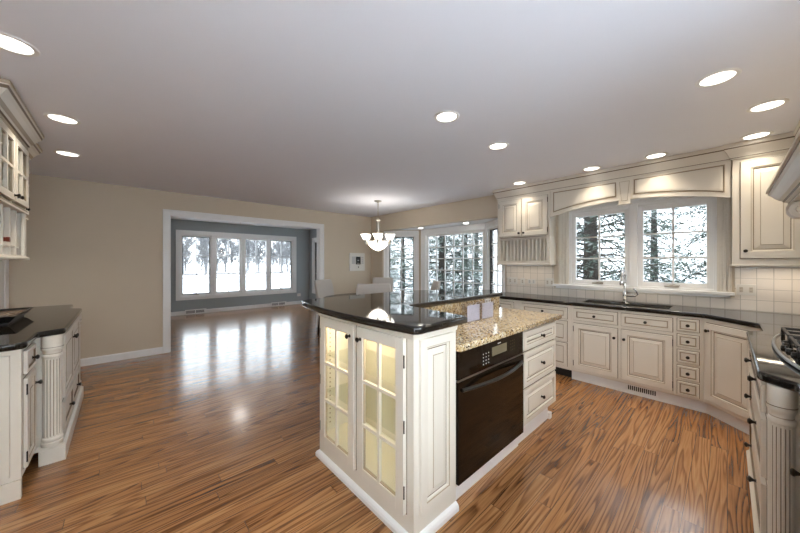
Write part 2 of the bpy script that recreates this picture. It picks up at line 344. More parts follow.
def window(n, loc, ang, hole, panes, casing=.09, cx=None, ct='white', depth=.12, sash='white', dark_edge=False, crank=True, sill=False, mullion_out=.012, cz=None, muntin='white', casing_bottom=True, sash_w=.045, gm='glass'):
    """hole: (x0,x1,z0,z1) in wall coordinates; panes: (x0,x1,z0,z1,cols,rows) = glass"""
    r = bpy.data.objects.new('window_%d' % n, None); C.objects.link(r); r.location = loc; r.rotation_euler = (0, 0, ang); struct(r)
    x0, x1, z0, z1 = hole; c = casing; f = MB()
    if c:
        zb = z0-c if casing_bottom else z0
        f.box(x0-c, x0+.008, -.02, 0, zb, z1+c, ct); f.box(x1-.008, x1+c, -.02, 0, zb, z1+c, ct)
        f.box(x0+.008, x1-.008, -.02, 0, z1-.008, z1+c, ct)
        if casing_bottom: f.box(x0+.008, x1-.008, -.02, 0, zb, z0+.008, ct)
        e = .016   # back band round the casing
        f.box(x0-c-e, x0-c, -.032, 0, zb-e, z1+c+e, ct); f.box(x1+c, x1+c+e, -.032, 0, zb-e, z1+c+e, ct); f.box(x0-c, x1+c, -.032, 0, z1+c, z1+c+e, ct)
        if casing_bottom: f.box(x0-c, x1+c, -.032, 0, zb-e, zb, ct)
    # jambs
    f.box(x0, x0+.012, 0, depth, z0, z1, ct); f.box(x1-.012, x1, 0, depth, z0, z1, ct); f.box(x0+.012, x1-.012, 0, depth, z0, z0+.012, ct); f.box(x0+.012, x1-.012, 0, depth, z1-.012, z1, ct)
    sw = sash_w; ps = sorted(panes)
    xl = x0+.012
    for k, p in enumerate(ps):                     # fillers between sashes
        if p[0]-sw > xl+.004: f.box(xl, p[0]-sw, -mullion_out if k else .01, depth-.02, z0+.012, z1-.012, ct)
        xl = p[1]+sw
    if x1-.012 > xl+.004: f.box(xl, x1-.012, .01, depth-.02, z0+.012, z1-.012, ct)
    for p in ps:
        if z1-.012 > p[3]+sw+.003: f.box(p[0]-sw, p[1]+sw, .01, depth-.02, p[3]+sw, z1-.012, ct)
        if p[2]-sw > z0+.012+.003: f.box(p[0]-sw, p[1]+sw, .01, depth-.02, z0+.012, p[2]-sw, ct)
    f.build('window_frame', r, bevel=.003)
    for i, p in enumerate(ps):
        a, b, lo, hi, nc, nr = p; s = MB(); y0, y1 = .025, .07
        s.box(a-sw, a, y0, y1, lo-sw, hi+sw, sash); s.box(b, b+sw, y0, y1, lo-sw, hi+sw, sash); s.box(a, b, y0, y1, lo-sw, lo, sash); s.box(a, b, y0, y1, hi, hi+sw, sash)
        if dark_edge and (dark_edge == True or i in dark_edge):
            e = .014; y2 = y0-.004
            s.box(a-e, a, y2, y1, lo-e, hi+e, 'kick'); s.box(b, b+e, y2, y1, lo-e, hi+e, 'kick'); s.box(a, b, y2, y1, lo-e, lo, 'kick'); s.box(a, b, y2, y1, hi, hi+e, 'kick')
        so = s.build('sash', r, bevel=.002)
        g = MB(); g.box(a-.005, b+.005, .046, .050, lo-.005, hi+.005, gm); g.build('pane', so)
        if nc > 1 or nr > 1:
            t = .008; q = MB()
            for k in range(1, nc): xx = a+(b-a)*k/nc; q.box(xx-t, xx+t, .036, .060, lo, hi, muntin)
            for k in range(1, nr): zz = lo+(hi-lo)*k/nr; q.box(a, b, .037, .059, zz-t, zz+t, muntin)
            q.build('muntin', so)
        if crank and (crank == True or i in crank):
            h = MB(); xm = a+(b-a)*.5; h.box(xm-.07, xm+.05, .002, .03, lo-sw+.002, lo-sw+.018, 'nickel'); h.tube([(xm-.03, .0, lo-sw+.015), (xm+.01, -.012, lo-sw+.03), (xm+.06, -.014, lo-sw+.022)], .006, 'nickel'); h.build('crank_handle', r)
    return r
# sunroom: local x runs along +Y reversed -> use rot +90 with interior facing +X
def vy(y): return y
gp = [(1.19, 1.79), (1.97, 2.55), (2.725, 3.315), (3.465, 4.095)]
# for a wall facing +X, local x = +Y, interior (-y local) = +X : rotation +90 degrees
window(1, (-9.7, 0, 0), PI/2, GW, [(a, b, .55, 2.06, 2, 3) for a, b in gp], casing=.0, dark_edge=(0, 3), crank=(0, 3), depth=.15, sash_w=.05)
mb = MB()
for (y0, y1, z0, z1) in ((1.05-.015, 1.05+.09, .385, 2.23), (4.25-.09, 4.265, .385, 2.23), (1.14, 4.16, 2.125, 2.23), (1.14, 4.16, .385, .49)): mb.box(-9.7, -9.675, y0, y1, z0, z1, 'white')
struct(mb.build('trim_6', bevel=.004))
window(2, (0, 4.72, 0), 0, GS, [(-9.30, -8.75, .52, 2.03, 1, 3), (-8.62, -8.2, .52, 2.03, 1, 3)], casing=.0, dark_edge=True, crank=False, depth=.15)
mb = MB()
for (x0, x1, z0, z1) in ((-9.45, -9.36, .35, 2.2), (-8.16, -8.07, .35, 2.2), (-9.36, -8.16, 2.11, 2.2), (-9.36, -8.16, .35, .44)): mb.box(x0, x1, 4.695, 4.72, z0, z1, 'white')
struct(mb.build('trim_7', bevel=.004))
window(3, (*bayP[0], 0), angL, BL, [(BL[0]+.055, BL[1]-.05, .52, 1.945, 2, 6)], casing=.07, dark_edge=True, crank=False)
window(4, (*bayP[1], 0), angC, BC, [(.255, 1.615, .50, 1.94, 6, 6)], casing=.09, crank=False)
window(5, (*bayP[2], 0), angR, BR, [(BR[0]+.05, BR[1]-.055, .52, 1.945, 2, 6)], casing=.07, dark_edge=True, crank=False)
window(6, (0, YB, 0), 0, SW, [(-1.365, -.835, 1.155, 1.975, 2, 3), (-.66, -.145, 1.155, 1.975, 2, 3)], casing=0, depth=.15, sash_w=.05)
# added daylight openings out of view: glass door behind the camera, range-wall window
window(7, (0, -1.0, 0), PI, (-GD[1], -GD[0], GD[2], GD[3]), [(-.55, -.25, .13, 2.17, 1, 1)], casing=.09, crank=False, depth=.13, casing_bottom=False, gm='clear')
window(8, (.72, 0, 0), -PI/2, (-1.65, .92, 1.02, 2.10), [(-1.55, -.80, 1.12, 2.0, 1, 1), (-.70, .05, 1.12, 2.0, 1, 1), (.15, .82, 1.12, 2.0, 1, 1)], casing=.06, crank=False, depth=.14, gm='clear')
# sink window stool, fluted side casings
mb = MB(); mb.box(-1.63, .05, YB-.055, YB, 1.055, 1.085, 'white'); mb.box(-1.60, .02, YB-.028, YB, 1.03, 1.055, 'white'); struct(mb.build('trim_1', bevel=.004))
for i, (x0, x1) in enumerate(((-1.565, -1.44), (-.07, .03))):
    mb = MB(); w = x1-x0
    mb.box(x0, x1, YB-.018, YB, 1.085, 2.2, 'cream')
    for k in range(3): xx = x0+w*(.12+.30*k); mb.box(xx, xx+w*.16, YB-.030, YB-.018, 1.085, 2.2, 'cream')
    struct(mb.build('trim_%d' % (2+i), bevel=.003))
mb = MB(); mb.box(-1.44, -.07, YB-.02, YB, 2.065, 2.14, 'white'); struct(mb.build('trim_4', bevel=.003))
# cased opening
mb = MB(); c = .065
for s, x in ((1, XB), (-1, XB-.12)):
    a, b = (x, x+.022) if s == 1 else (x-.022, x)
    mb.box(a, b, OY0-c, OY0+.006, 0, OZ+c, 'white'); mb.box(a, b, OY1-.006, OY1+c, 0, OZ+c, 'white'); mb.box(a, b, OY0+.006, OY1-.006, OZ-.006, OZ+c, 'white')
    a, b = (x, x+.034) if s == 1 else (x-.034, x)
    mb.box(a, b, OY0-c-.018, OY0-c, 0, OZ+c+.018, 'white'); mb.box(a, b, OY1+c, OY1+c+.018, 0, OZ+c+.018, 'white'); mb.box(a, b, OY0-c, OY1+c, OZ+c, OZ+c+.018, 'white')
mb.box(XB-.12, XB, OY0, OY0+.014, 0, OZ, 'white'); mb.box(XB-.12, XB, OY1-.014, OY1, 0, OZ, 'white'); mb.box(XB-.12, XB, OY0+.014, OY1-.014, OZ-.014, OZ, 'white')
struct(mb.build('trim_5', bevel=.004))
bbp = [(0, 0), (.016, 0), (.016, .085), (.008, .10), (0, .10)]
def base(name, path): mb = MB(); mb.sweep(bbp, path, 'white'); return struct(mb.build(name))
base('baseboard_left', [(-4.95, -1.0), (XB, -1.0), (XB, OY0-c-.018)])
base('baseboard_beige', [(XB, OY1+c+.018), (XB, YB), (-5.39, YB), (-4.71, 4.93), (-3.01, 4.93), (-2.42, 4.48)])
base('baseboard_sunroom', [(-5.93, OY0-.1), (-5.93, -1.0), (-9.7, -1.0), (-9.7, 4.72), (-5.93, 4.72), (-5.93, OY1+.1)])
# tiled backsplash (sink wall and range wall), and the pale casing in the far left corner
mb = MB(); t = .008
mb.box(-2.33, -1.63, YB-t, YB, .914, 1.40, 'tile'); mb.box(-1.63, .05, YB-t, YB, .914, 1.03, 'tile'); mb.box(.05, .72-t, YB-t, YB, .914, 1.37, 'tile'); struct(mb.build('wall_backsplash_sink')); mb = MB(); mb.box(.72-t, .72, 1.75, YB, .914, 1.9, 'tile')
struct(mb.build('wall_backsplash_range'))
mb = MB(); mb.box(-5.75, -5.62, -1.0, -.975, .10, 2.15, 'white'); mb.box(-5.62, -5.0, -1.0, -.985, .10, 2.1, 'white'); struct(mb.build('trim_8', bevel=.003))

# ---------------------------------------------------------------- cabinet builders
def knob(parent, x, z, y=0):
    mb = MB(); mb.lathe([(.0, -.030), (.009, -.029), (.0145, -.024), (.0145, -.020), (.009, -.014), (.006, -.008), (.0065, -.003), (.011, 0)], 'bronze', n=14, axis='Y')
    return mb.build('knob', parent, (x, y, z), smooth=True)
def hinge(parent, x, z, y=0):
    mb = MB(); mb.lathe([(.0, -.034), (.0045, -.029), (.0035, -.026), (.0035, .026), (.0045, .029), (.0, .034)], 'bronze', n=8)
    return mb.build('hinge', parent, (x, y-.004, z))
DT = .018
def door(root, x, z, w, h, knobs=(), hinges=None, name='door', fw=.062, y=0, raised=True, bev=.035, g2=.009):
    mb = MB(); mb.panel(w, h, DT, fw, raised, bev=bev, g2=g2)
    d = mb.build(name, root, (x, y, z))
    for kx, kz in knobs: knob(d, kx, kz, -DT)
    if hinges is not None:
        hx = -.003 if hinges == 'L' else w+.003
        hinge(d, hx, h*.12, -DT+.006); hinge(d, hx, h*.88, -DT+.006)
    return d
def drawer(root, x, z, w, h, knobs=None, fw=.032, raised=False, y=0, **kw):
    return door(root, x, z, w, h, knobs if knobs is not None else [(w/2, h/2)], None, 'drawer', fw, y, raised, **kw)
def glass_door(root, x, z, w, h, cols, rows, knobs=(), hinges=None, fw=.06, y=0, m='cream'):
    mb = MB(); t = DT+.004; g = .005
    for (a, b, c0, d0) in ((-g, 0, -g, h+g), (w, w+g, -g, h+g), (0, w, -g, 0), (0, w, h, h+g)): mb.box(a, b, -.0012, .002, c0, d0, 'glaze')
    mb.box(0, fw, -t, 0, 0, h, m); mb.box(w-fw, w, -t, 0, 0, h, m); mb.box(fw, w-fw, -t, 0, 0, fw, m); mb.box(fw, w-fw, -t, 0, h-fw, h, m)
    e = .005
    for (a, b, c0, d0) in ((fw, fw+e, fw, h-fw), (w-fw-e, w-fw, fw, h-fw), (fw+e, w-fw-e, fw, fw+e), (fw+e, w-fw-e, h-fw-e, h-fw)): mb.box(a, b, -t+.006, -.002, c0, d0, 'glaze_soft')
    d = mb.build('door', root, (x, y, z), bevel=.0015)
    mu = MB(); iw, ih = w-2*fw, h-2*fw; q = .009
    for k in range(1, cols): xx = fw+iw*k/cols; mu.box(xx-q, xx+q, -t+.001, -.003, fw, h-fw, m)
    for k in range(1, rows): zz = fw+ih*k/rows; mu.box(fw, w-fw, -t+.002, -.004, zz-q, zz+q, m)
    mu.build('muntin', d)
    gl = MB(); gl.box(fw-.004, w-fw+.004, -.011, -.008, fw-.004, h-fw+.004, 'cabglass'); gl.build('pane', d)
    for kx, kz in knobs: knob(d, kx, kz, -t)
    if hinges:
        hx = -.003 if hinges == 'L' else w+.003
        for q in (.13, .5, .87): hinge(d, hx, h*q, -t+.006)
    return d
def column(root, x, y, z0, z1, r, name='column'):
    """a fluted column with turned rings, on a block"""
    mb = MB(); H = z1-z0; a = z0+.055; b = z1-.15; n = 64
    # base rings
    mb.lathe([(r*1.18, 0), (r*1.18, .022), (r*1.02, .028), (r*1.12, .036), (r*1.16, .046), (r*1.10, .056), (r*.98, .060)], 'cream', (x, y, z0), 28)
    mb.lathe([(r*1.02, -.002), (r*1.02, .003)], 'glaze_soft', (x, y, z0+.026), 28)
    # fluted shaft
    def ring(z, fl):
        out = []
        for k in range(n):
            ph = (k % 4); rr = r*(1.0 if ph in (0, 1) else (1-.10*fl)); out.append((x+rr*math.cos(2*PI*k/n), y+rr*math.sin(2*PI*k/n), z))
        return out
    R = [[mb.bm.verts.new(p) for p in ring(z, f)] for z, f in ((a, 0), (a+.012, 1), (b-.012, 1), (b, 0))]
    ic, ig = mb.mi('cream'), mb.mi('glaze')
    for k in range(3):
        for j in range(n):
            mb.face([R[k][j], R[k][(j+1) % n], R[k+1][(j+1) % n], R[k+1][j]], ig if (k == 1 and j % 4 == 2) else ic)
    # neck rings and capital drum
    mb.lathe([(r*.96, 0), (r*1.10, .004), (r*1.14, .014), (r*1.08, .022), (r*.94, .026), (r*.92, .040), (r*1.0, .046), (r*1.16, .056), (r*1.20, .064), (r*1.14, .072)], 'cream', (x, y, b), 28)
    mb.lathe([(r*.955, -.002), (r*.955, .004)], 'glaze_soft', (x, y, b+.026), 28)
    mb.lathe([(r*1.205, 0), (r*1.205, .003)], 'glaze', (x, y, b+.071), 28)
    mb.lathe([(r*1.16, 0), (r*1.16, z1-b-.074)], 'cream', (x, y, b+.074), 28)
    return mb.build(name, root, smooth=True)
def base_cab(label, loc, rz, w, d, kick='white', kick_in=.045, top=.874, group='base cabinets', zf=.11, name='base_cabinet'):
    r = thing(name, label, 'cabinet', loc, rz, group); mb = MB(); mb.box(0, w, 0, d, zf, top, 'cream'); mb.build('body', r, bevel=.0025)
    if kick:
        k = MB(); k.box(0, w, kick_in, d, 0, zf, kick); k.build('toe_kick', r)
    return r

# ---------------------------------------------------------------- sink run, face at Y = 3.88
YF = 3.88; D = .518
r = base_cab('cream base cabinet at the bay end of the sink run, behind the island ledge', (-2.38, YF, 0), 0, .48, D, 'kick', .08, group='sink wall base cabinets')
drawer(r, .05, .71, .38, .13); door(r, .05, .15, .38, .52, [(.35, .46)], 'L')
r = base_cab('cream three-drawer base cabinet left of the sink cabinet, over the dark toe kick', (-1.90, YF, 0), 0, .65, D, 'kick', .08, group='sink wall base cabinets')
for z, h in ((.71, .13), (.44, .24), (.15, .27)): drawer(r, .065, z, .55, h, fw=.04)
r = base_cab('wide cream sink base cabinet with two panelled doors under the window', (-1.25, YF, 0), 0, .91, D, group='sink wall base cabinets')
for x, w in ((.038, .42), (.493, .401)):
    d = drawer(r, x, .712, w, .13, fw=.036); d.name = 'false_drawer'
door(r, .038, .149, .42, .524, [(.395, .425)], 'L', fw=.066); door(r, .493, .149, .401, .524, [(.026, .425)], 'R', fw=.066)
r = base_cab('narrow cream cabinet of five small spice drawers', (-.34, YF, 0), 0, .194, D, group='sink wall base cabinets')
for z0, z1 in ((.735, .848), (.585, .70), (.44, .553), (.284, .407), (.135, .258)): drawer(r, .019, z0, .146, z1-z0, fw=.022)
q = .336; Ld = q*math.sqrt(2)
r = thing('base_cabinet', 'diagonal cream corner cabinet with one panelled door, beside the spice drawers', 'cabinet', (-.146, YF, 0), -PI/4, 'sink wall base cabinets')
mb = MB(); T = lambda X, Y, Z: tuple(Matrix.Rotation(PI/4, 3, 'Z') @ (Vector((X, Y, Z))-Vector((-.146, YF, 0))))
mb.prism([(-.146, YF), (.19, YF-q), (.70, YF-q), (.70, 4.398), (-.146, 4.398)], .11, .874, 'cream', T); mb.build('body', r, bevel=.002)
mb = MB(); mb.prism([(-.146, YF+.045), (-.127, YF+.045), (.235, YF-q+.045-.018), (.70, YF-q), (.70, 4.398), (-.146, 4.398)], 0, .11, 'white', T); mb.build('toe_kick', r)
door(r, .032, .15, Ld-.075, .685, [(.03, .62)], 'R', fw=.066)
# toe kick grille
mb = MB(); x0, x1 = -.72, -.47; y = YF+.045
mb.box(x0, x1, y-.008, y, .035, .10, 'white')
for k in range(14): xx = x0+.012+k*.0165; mb.box(xx, xx+.010, y-.0095, y-.007, .045, .09, 'kick')
tag(mb.build('vent_grille'), 'small slotted vent grille in the white toe kick under the sink cabinet', 'vent')
# range wall: recessed piece, bumped drawer cabinet, near cabinet
r = base_cab('slim cream cabinet in the recess between the corner door and the range drawers', (.19, 3.54, 0), -PI/2, .435, .52, group='range wall base cabinets')
door(r, .04, .15, .35, .685, [(.32, .62)], 'L')
r = base_cab('cream cabinet of wide drawers below the cooktop, on a moulded plinth', (.115, 3.1, 0), -PI/2, 1.13, .595, None, group='range wall base cabinets')
mb = MB(); mb.box(-.03, 1.16, -.02, .06, 0, .085, 'cream'); mb.sweep([(0, .085), (.028, .085), (.028, .095), (.012, .112), (0, .112)], [(-.03, 0), (1.16, 0)][:2], 'cream'); mb.build('plinth', r, bevel=.004)
for z0, z1 in ((.735, .85), (.455, .705), (.16, .425)): drawer(r, .09, z0, .99, z1-z0, [(.29, (z1-z0)/2+.006), (.71, (z1-z0)/2+.006)], fw=.04)
column(r, 1.13, .035, .112, .874, .034)
mb = MB(); mb.box(1.08, 1.185, -.015, .10, 0, .112, 'cream'); mb.build('column_base', r, bevel=.004)
r = base_cab('cream cabinet with a panelled door nearest the camera, in front of the fluted range column', (.205, 1.885, 0), -PI/2, 2.1, .505, 'white', group='range wall base cabinets')
for x, s in ((.03, 0), (.57, 1), (1.11, 0), (1.60, 1)): door(r, x, .16, .45, .68, [(.03 if not s else .42, .44)], None)
# worktop, sink, tap
ct = [(-2.40, 4.402), (-2.40, 3.85), (-.165, 3.85), (-.135, 3.842), (.15, 3.555), (.162, 3.53), (.162, 3.20), (.09, 3.11), (.085, 3.08), (.085, 2.00), (.10, 1.975), (.18, 1.90), (.18, -.28), (.712, -.28), (.712, 4.402)]
o = slab('worktop', [round_corners(ct, .012, 3), [(-1.17, 3.97), (-.40, 3.97), (-.40, 4.30), (-1.17, 4.30)]], .874, .914, .012, 'black'); tag(o, 'long polished black granite worktop along the sink and range walls', 'worktop')
mb = MB(); a, b, c0, d0 = -1.18, -.39, 3.96, 4.31
mb.box(a-.01, a, c0-.01, d0+.01, .69, .8735, 'blackmetal'); mb.box(b, b+.01, c0-.01, d0+.01, .69, .8735, 'blackmetal'); mb.box(a, b, c0-.01, c0, .69, .8735, 'blackmetal'); mb.box(a, b, d0, d0+.01, .69, .8735, 'blackmetal'); mb.box(a-.01, b+.01, c0-.01, d0+.01, .68, .69, 'blackmetal')
r = thing('sink', 'black undermount sink in the worktop below the window', 'sink', (-.785, 4.13, .68))
o = mb.build('basin', r, (.785, -4.13, -.68)); mb = MB(); mb.lathe([(0, .012), (.03, .013), (.04, .011), (.04, .008)], 'steel'); mb.build('drain', r)
r = thing('faucet', 'chrome kitchen faucet with arched spout and side lever behind the sink', 'faucet', (-.815, 4.352, .914))
mb = MB(); mb.lathe([(.028, 0), (.028, .006), (.022, .012), (.020, .05), (.023, .06), (.023, .12), (.017, .135), (.0155, .22)], 'chrome', n=18)
mb.build('faucet_body', r, smooth=True)
mb = MB(); pts = [(0, 0, .21), (0, 0, .31)]+[(0, -.075+.075*math.cos(t), .31+.06*math.sin(t)) for t in [PI*k/10 for k in range(1, 9)]]+[(0, -.152, .31)]
mb.tube(pts, .0135, 'chrome', 12); mb.build('spout', r, smooth=True)
mb = MB(); mb.lathe([(.0, -.005), (.022, -.002), (.026, .015), (.021, .05), (.015, .10)], 'chrome', (0, -.155, .205), 16); mb.build('spray_head', r, smooth=True)
mb = MB(); mb.tube([(.015, -.01, .085), (.06, -.02, .083), (.105, -.025, .085), (.125, -.026, .105), (.11, -.026, .14), (.085, -.026, .168)], [.012, .013, .012, .009, .008, .010], 'chrome', 10); mb.tube([(.012, -.014, .072), (.06, -.024, .069), (.10, -.028, .074), (.122, -.03, .10), (.108, -.03, .138), (.084, -.03, .163)], .0065, 'blackmetal', 8); mb.build('lever', r, smooth=True)
# wall sockets on the tiles
def socket(label, x, y, z, w=.115, h=.075, ang=0, kind='outlet', mat='plastic', group='wall sockets'):
    r = thing('wall_outlet', label, 'outlet', (x, y, z), ang, group); mb = MB(); mb.box(-w/2, w/2, -.006, 0, -h/2, h/2, mat); mb.build('cover_plate', r, bevel=.002)
    mb = MB()
    n = max(1, round(w/.06)) if kind != 'rail' else 3
    for k in range(n):
        xx = (k-(n-1)/2)*w/n
        if kind == 'switch': mb.box(xx-.012, xx+.012, -.008, -.005, -.022, .022, 'ltgrey')
        else:
            for zz in (-.014, .014): mb.box(xx-.006, xx-.004, -.0082, -.0062, zz-.005, zz+.004, 'kick'); mb.box(xx+.004, xx+.006, -.0082, -.0062, zz-.005, zz+.004, 'kick')
            mb.box(xx-.012, xx+.012, -.0075, -.005, -.025, .025, 'offwhite')
        mb.build('rocker' if kind == 'switch' else 'receptacle', r); mb = MB()
    mb.bm.free()
    return r
yt = YB-.008
socket('wide double wall plate farthest left on the sink wall tiles', -2.226, yt, 1.10, .15, .10)
socket('small single wall plate, second from the left on the sink wall tiles', -2.07, yt, 1.096, .065, .10)
socket('low flat switch plate, third from the left on the sink wall tiles', -1.935, yt, 1.10, .115, .07, kind='switch')
socket('double wall plate just left of the sink window sill', -1.683, yt, 1.10, .115, .115)
socket('double wall plate on the tiles right of the sink window', .122, yt, 1.115, .125, .105)

# ---------------------------------------------------------------- wall cabinets, sink wall (face at Y = 4.15)
YU = 4.18; DU = .222
def upper(label, loc, rz, w, d, z0, z1, group='sink wall upper cabinets'):
    r = thing('upper_cabinet', label, 'cabinet', loc, rz, group); return r
r = cab_rack = upper('cream upper cabinet with two doors over an open plate rack, left of the sink window', (-2.355, YU, 1.36), 0, .76, DU, 0, 1)
Z = -1.36
mb = MB(); w = .76; b0, b1 = 1.40+Z, 1.735+Z
mb.box(0, w, 0, DU, b1, 2.40+Z, 'cream'); mb.box(0, .045, 0, DU, b0, b1, 'cream'); mb.box(w-.045, w, 0, DU, b0, b1, 'cream'); mb.box(0, w, 0, DU, 0, b0, 'cream'); mb.box(.045, w-.045, DU-.015, DU, b0, b1, 'cream')
mb.box(-.012, w+.012, -.014, DU, -.018, 0, 'cream'); mb.box(.045, w-.045, -.004, .0, b1-.004, b1+.004, 'glaze')
mb.build('body', r, bevel=.003)
door(r, .035, 1.755+Z, .335, .525, [(.31, .04)], 'L', fw=.07); door(r, .385, 1.755+Z, .345, .525, [(.028, .04)], 'R', fw=.07)
mb = MB(); mb.box(.045, w-.045, .02, .04, b1-.03, b1, 'cream'); mb.build('plate_rack_rail', r)
for k in range(12):
    xx = .085+k*.0535; mb = MB(); mb.lathe([(.010, 0), (.010, b1-b0)], 'cream', (xx, .03, b0), 8); mb.build('plate_rack_dowel', r, smooth=True)
r = cab_tall = upper('tall cream upper cabinet with one panelled door right of the sink window', (.03, YU-.02, 1.36), 0, .68, DU+.02, 0, 1)
mb = MB(); w = .672; mb.box(0, w, 0, DU+.02, 0, 2.40+Z, 'cream'); mb.box(-.012, w, -.014, DU+.02, -.018, 0, 'cream'); mb.build('body', r, bevel=.003)
door(r, .052, .055, .36, .875, [(.03, .065)], 'R', fw=.075, bev=.04)
# valance with keystone
r = thing('valance', 'arched cream wooden valance with keystone over the sink window', 'valance', (-1.59, YU, 1.9))
W = 1.615; z = -1.9
def arch(x): t = (x-W/2)/(W/2); return 2.085-.105*t*t+z
mb = MB(); n = 28; bot = [(W*k/n, arch(W*k/n)) for k in range(n+1)]
poly = bot+[(W, 2.40+z), (0, 2.40+z)]
mb.prism(poly, 0, .022, 'cream', lambda x, y, q: (x, q, y)); mb.build('valance_board', r, bevel=.002)
for x0, x1 in ((.035, .725), (.885, 1.575)):
    mb = MB(); n = 16; P = [(x0+(x1-x0)*k/n, arch(x0+(x1-x0)*k/n)+.045) for k in range(n+1)]+[(x1, 2.30+z), (x0, 2.30+z)]
    cx = sum(p[0] for p in P)/len(P)
    def ins(P, d):
        out = []
        for k, p in enumerate(P):
            p = Vector(p); a = (p-Vector(P[k-1])).normalized(); b = (Vector(P[(k+1) % len(P)])-p).normalized(); na = Vector((-a.y, a.x)); nb = Vector((-b.y, b.x)); m_ = (na+nb).normalized(); m_ = m_/max(.4, m_.dot(na)); out.append(tuple(p+m_*d))
        return out
    rings = [[(p[0], -y, p[1]) for p in ins(P, d)] for d, y in ((0, .001), (0, .004), (.006, .005), (.007, .002), (.011, .002), (.013, .006), (.03, .009), (.034, .009))]
    mb.loops(rings, ['cream', 'glaze_soft', 'glaze_soft', 'glaze', 'glaze_soft', 'cream', 'cream'], False, True); mb.build('valance_panel', r)
mb = MB(); mb.prism([(.755, 2.045+z), (.855, 2.045+z), (.885, 2.31+z), (.725, 2.31+z)], -.022, .0, 'cream', lambda x, y, q: (x, q, y)); mb.prism([(.74, 2.03+z), (.87, 2.03+z), (.862, 2.045+z), (.748, 2.045+z)], -.028, .0, 'cream', lambda x, y, q: (x, q, y)); mb.prism([(.776, 2.07+z), (.834, 2.07+z), (.853, 2.29+z), (.757, 2.29+z)], -.0235, -.0215, 'glaze_soft', lambda x, y, q: (x, q, y)); mb.prism([(.781, 2.075+z), (.829, 2.075+z), (.848, 2.285+z), (.762, 2.285+z)], -.025, -.0215, 'cream', lambda x, y, q: (x, q, y)); mb.build('keystone', r, bevel=.003)
# crown moulding
crown = [(0, 2.325), (.010, 2.325), (.010, 2.336), (.016, 2.340), (.019, 2.352), (.026, 2.370), (.037, 2.392), (.046, 2.408), (.050, 2.418), (.050, 2.428), (.056, 2.432), (.056, 2.464), (0, 2.464)]
cm = ['cream', 'cream', 'glaze', 'cream', 'cream', 'cream', 'cream', 'cream', 'glaze', 'cream', 'cream', 'cream', 'cream']
mb = MB(); mb.sweep(crown, [(-2.355, YB), (-2.355, YU), (.03, YU), (.03, YU-.02), (.43, YU-.02), (.43, 3.2)], cm); o = struct(mb.build('trim_9'))
r = upper('cream upper cabinet on the range wall beside the hood', (.43, 4.10, 1.36), -PI/2, .9, .285, 0, 1, 'range wall upper cabinets')
mb = MB(); mb.box(0, .9, 0, .28, 0, 2.325+Z, 'cream'); mb.build('body', r); door(r, .05, .055, .39, .86, [(.36, .06)], 'L', fw=.075); door(r, .46, .055, .39, .86, [(.03, .06)], 'R', fw=.075)

# ---------------------------------------------------------------- cooktop and hood
r = thing('cooktop', 'black gas cooktop with cast iron grates and a bowed steel front', 'cooktop', (.40, 2.55, .914))
def bow(y): return -.225+.05*(abs(y)/.48)**2.2
mb = MB(); n = 14; P = [(bow(-.48+.96*k/n), -.48+.96*k/n) for k in range(n+1)]+[(.25, .48), (.25, -.48)]
mb.prism(P[::-1], .0, .012, 'blackglass'); mb.build('glass_top', r, bevel=.003)
mb = MB(); mb.tube([(bow(-.48+.96*k/n)-.002, -.48+.96*k/n, .010) for k in range(n+1)], .0075, 'steel', 8); mb.tube([(bow(-.48), -.485, .008), (.25, -.485, .008)], .007, 'steel', 6); mb.tube([(bow(.48), .485, .008), (.25, .485, .008)], .007, 'steel', 6); mb.build('steel_rim', r, smooth=True)
for cx, cy, rr in ((-.06, -.33, .045), (.13, -.33, .05), (.03, 0, .065), (-.06, .33, .045), (.13, .33, .05)):
    mb = MB(); mb.lathe([(rr*1.5, .012), (rr*1.45, .018), (rr*1.1, .02), (rr, .03), (rr*.9, .034), (0, .036)], 'iron', (cx, cy, 0), 20); mb.build('burner', r, smooth=True)
for cy in (-.33, 0, .33):
    mb = MB(); z0 = .045; hw, x0, x1 = .148, -.165, .225
    for x in (x0, x1): mb.box(x-.007, x+.007, cy-hw, cy+hw, z0, z0+.014, 'iron')
    for y in (-hw, 0, hw): mb.box(x0-.004, x1+.004, cy+y-.007, cy+y+.007, z0, z0+.015, 'iron')
    for x in (-.06, .13): mb.box(x-.006, x+.006, cy-hw, cy+hw, z0, z0+.016, 'iron')
    for x in (x0, x1):
        for y in (-hw, hw): mb.box(x-.008, x+.008, cy+y-.008, cy+y+.008, .010, z0, 'iron')
    mb.build('grate', r, bevel=.002)
for k in range(5):
    mb = MB(); mb.lathe([(.014, .012), (.013, .024), (.010, .028), (0, .029)], 'blackmetal', (-.197+.02*abs(k-2)/2, -.16+k*.08, 0), 14); mb.build('control_knob', r, smooth=True)
r = thing('range_hood', 'range hood mantel with stepped moulding and scroll corbels at the right edge', 'range hood', (.70, 2.5, 1.62))
mb = MB(); hp = [(0, 1.735-1.62), (.035, .115), (.035, .125), (.05, .13), (.055, .14), (.07, .148), (.085, .165), (.10, .185), (.11, .192), (.11, .205), (.118, .207), (.118, .22), (0, .22)]
hm = ['cream', 'glaze_soft', 'cream', 'glaze', 'cream', 'cream', 'cream', 'cream', 'glaze', 'cream', 'cream', 'cream', 'cream']
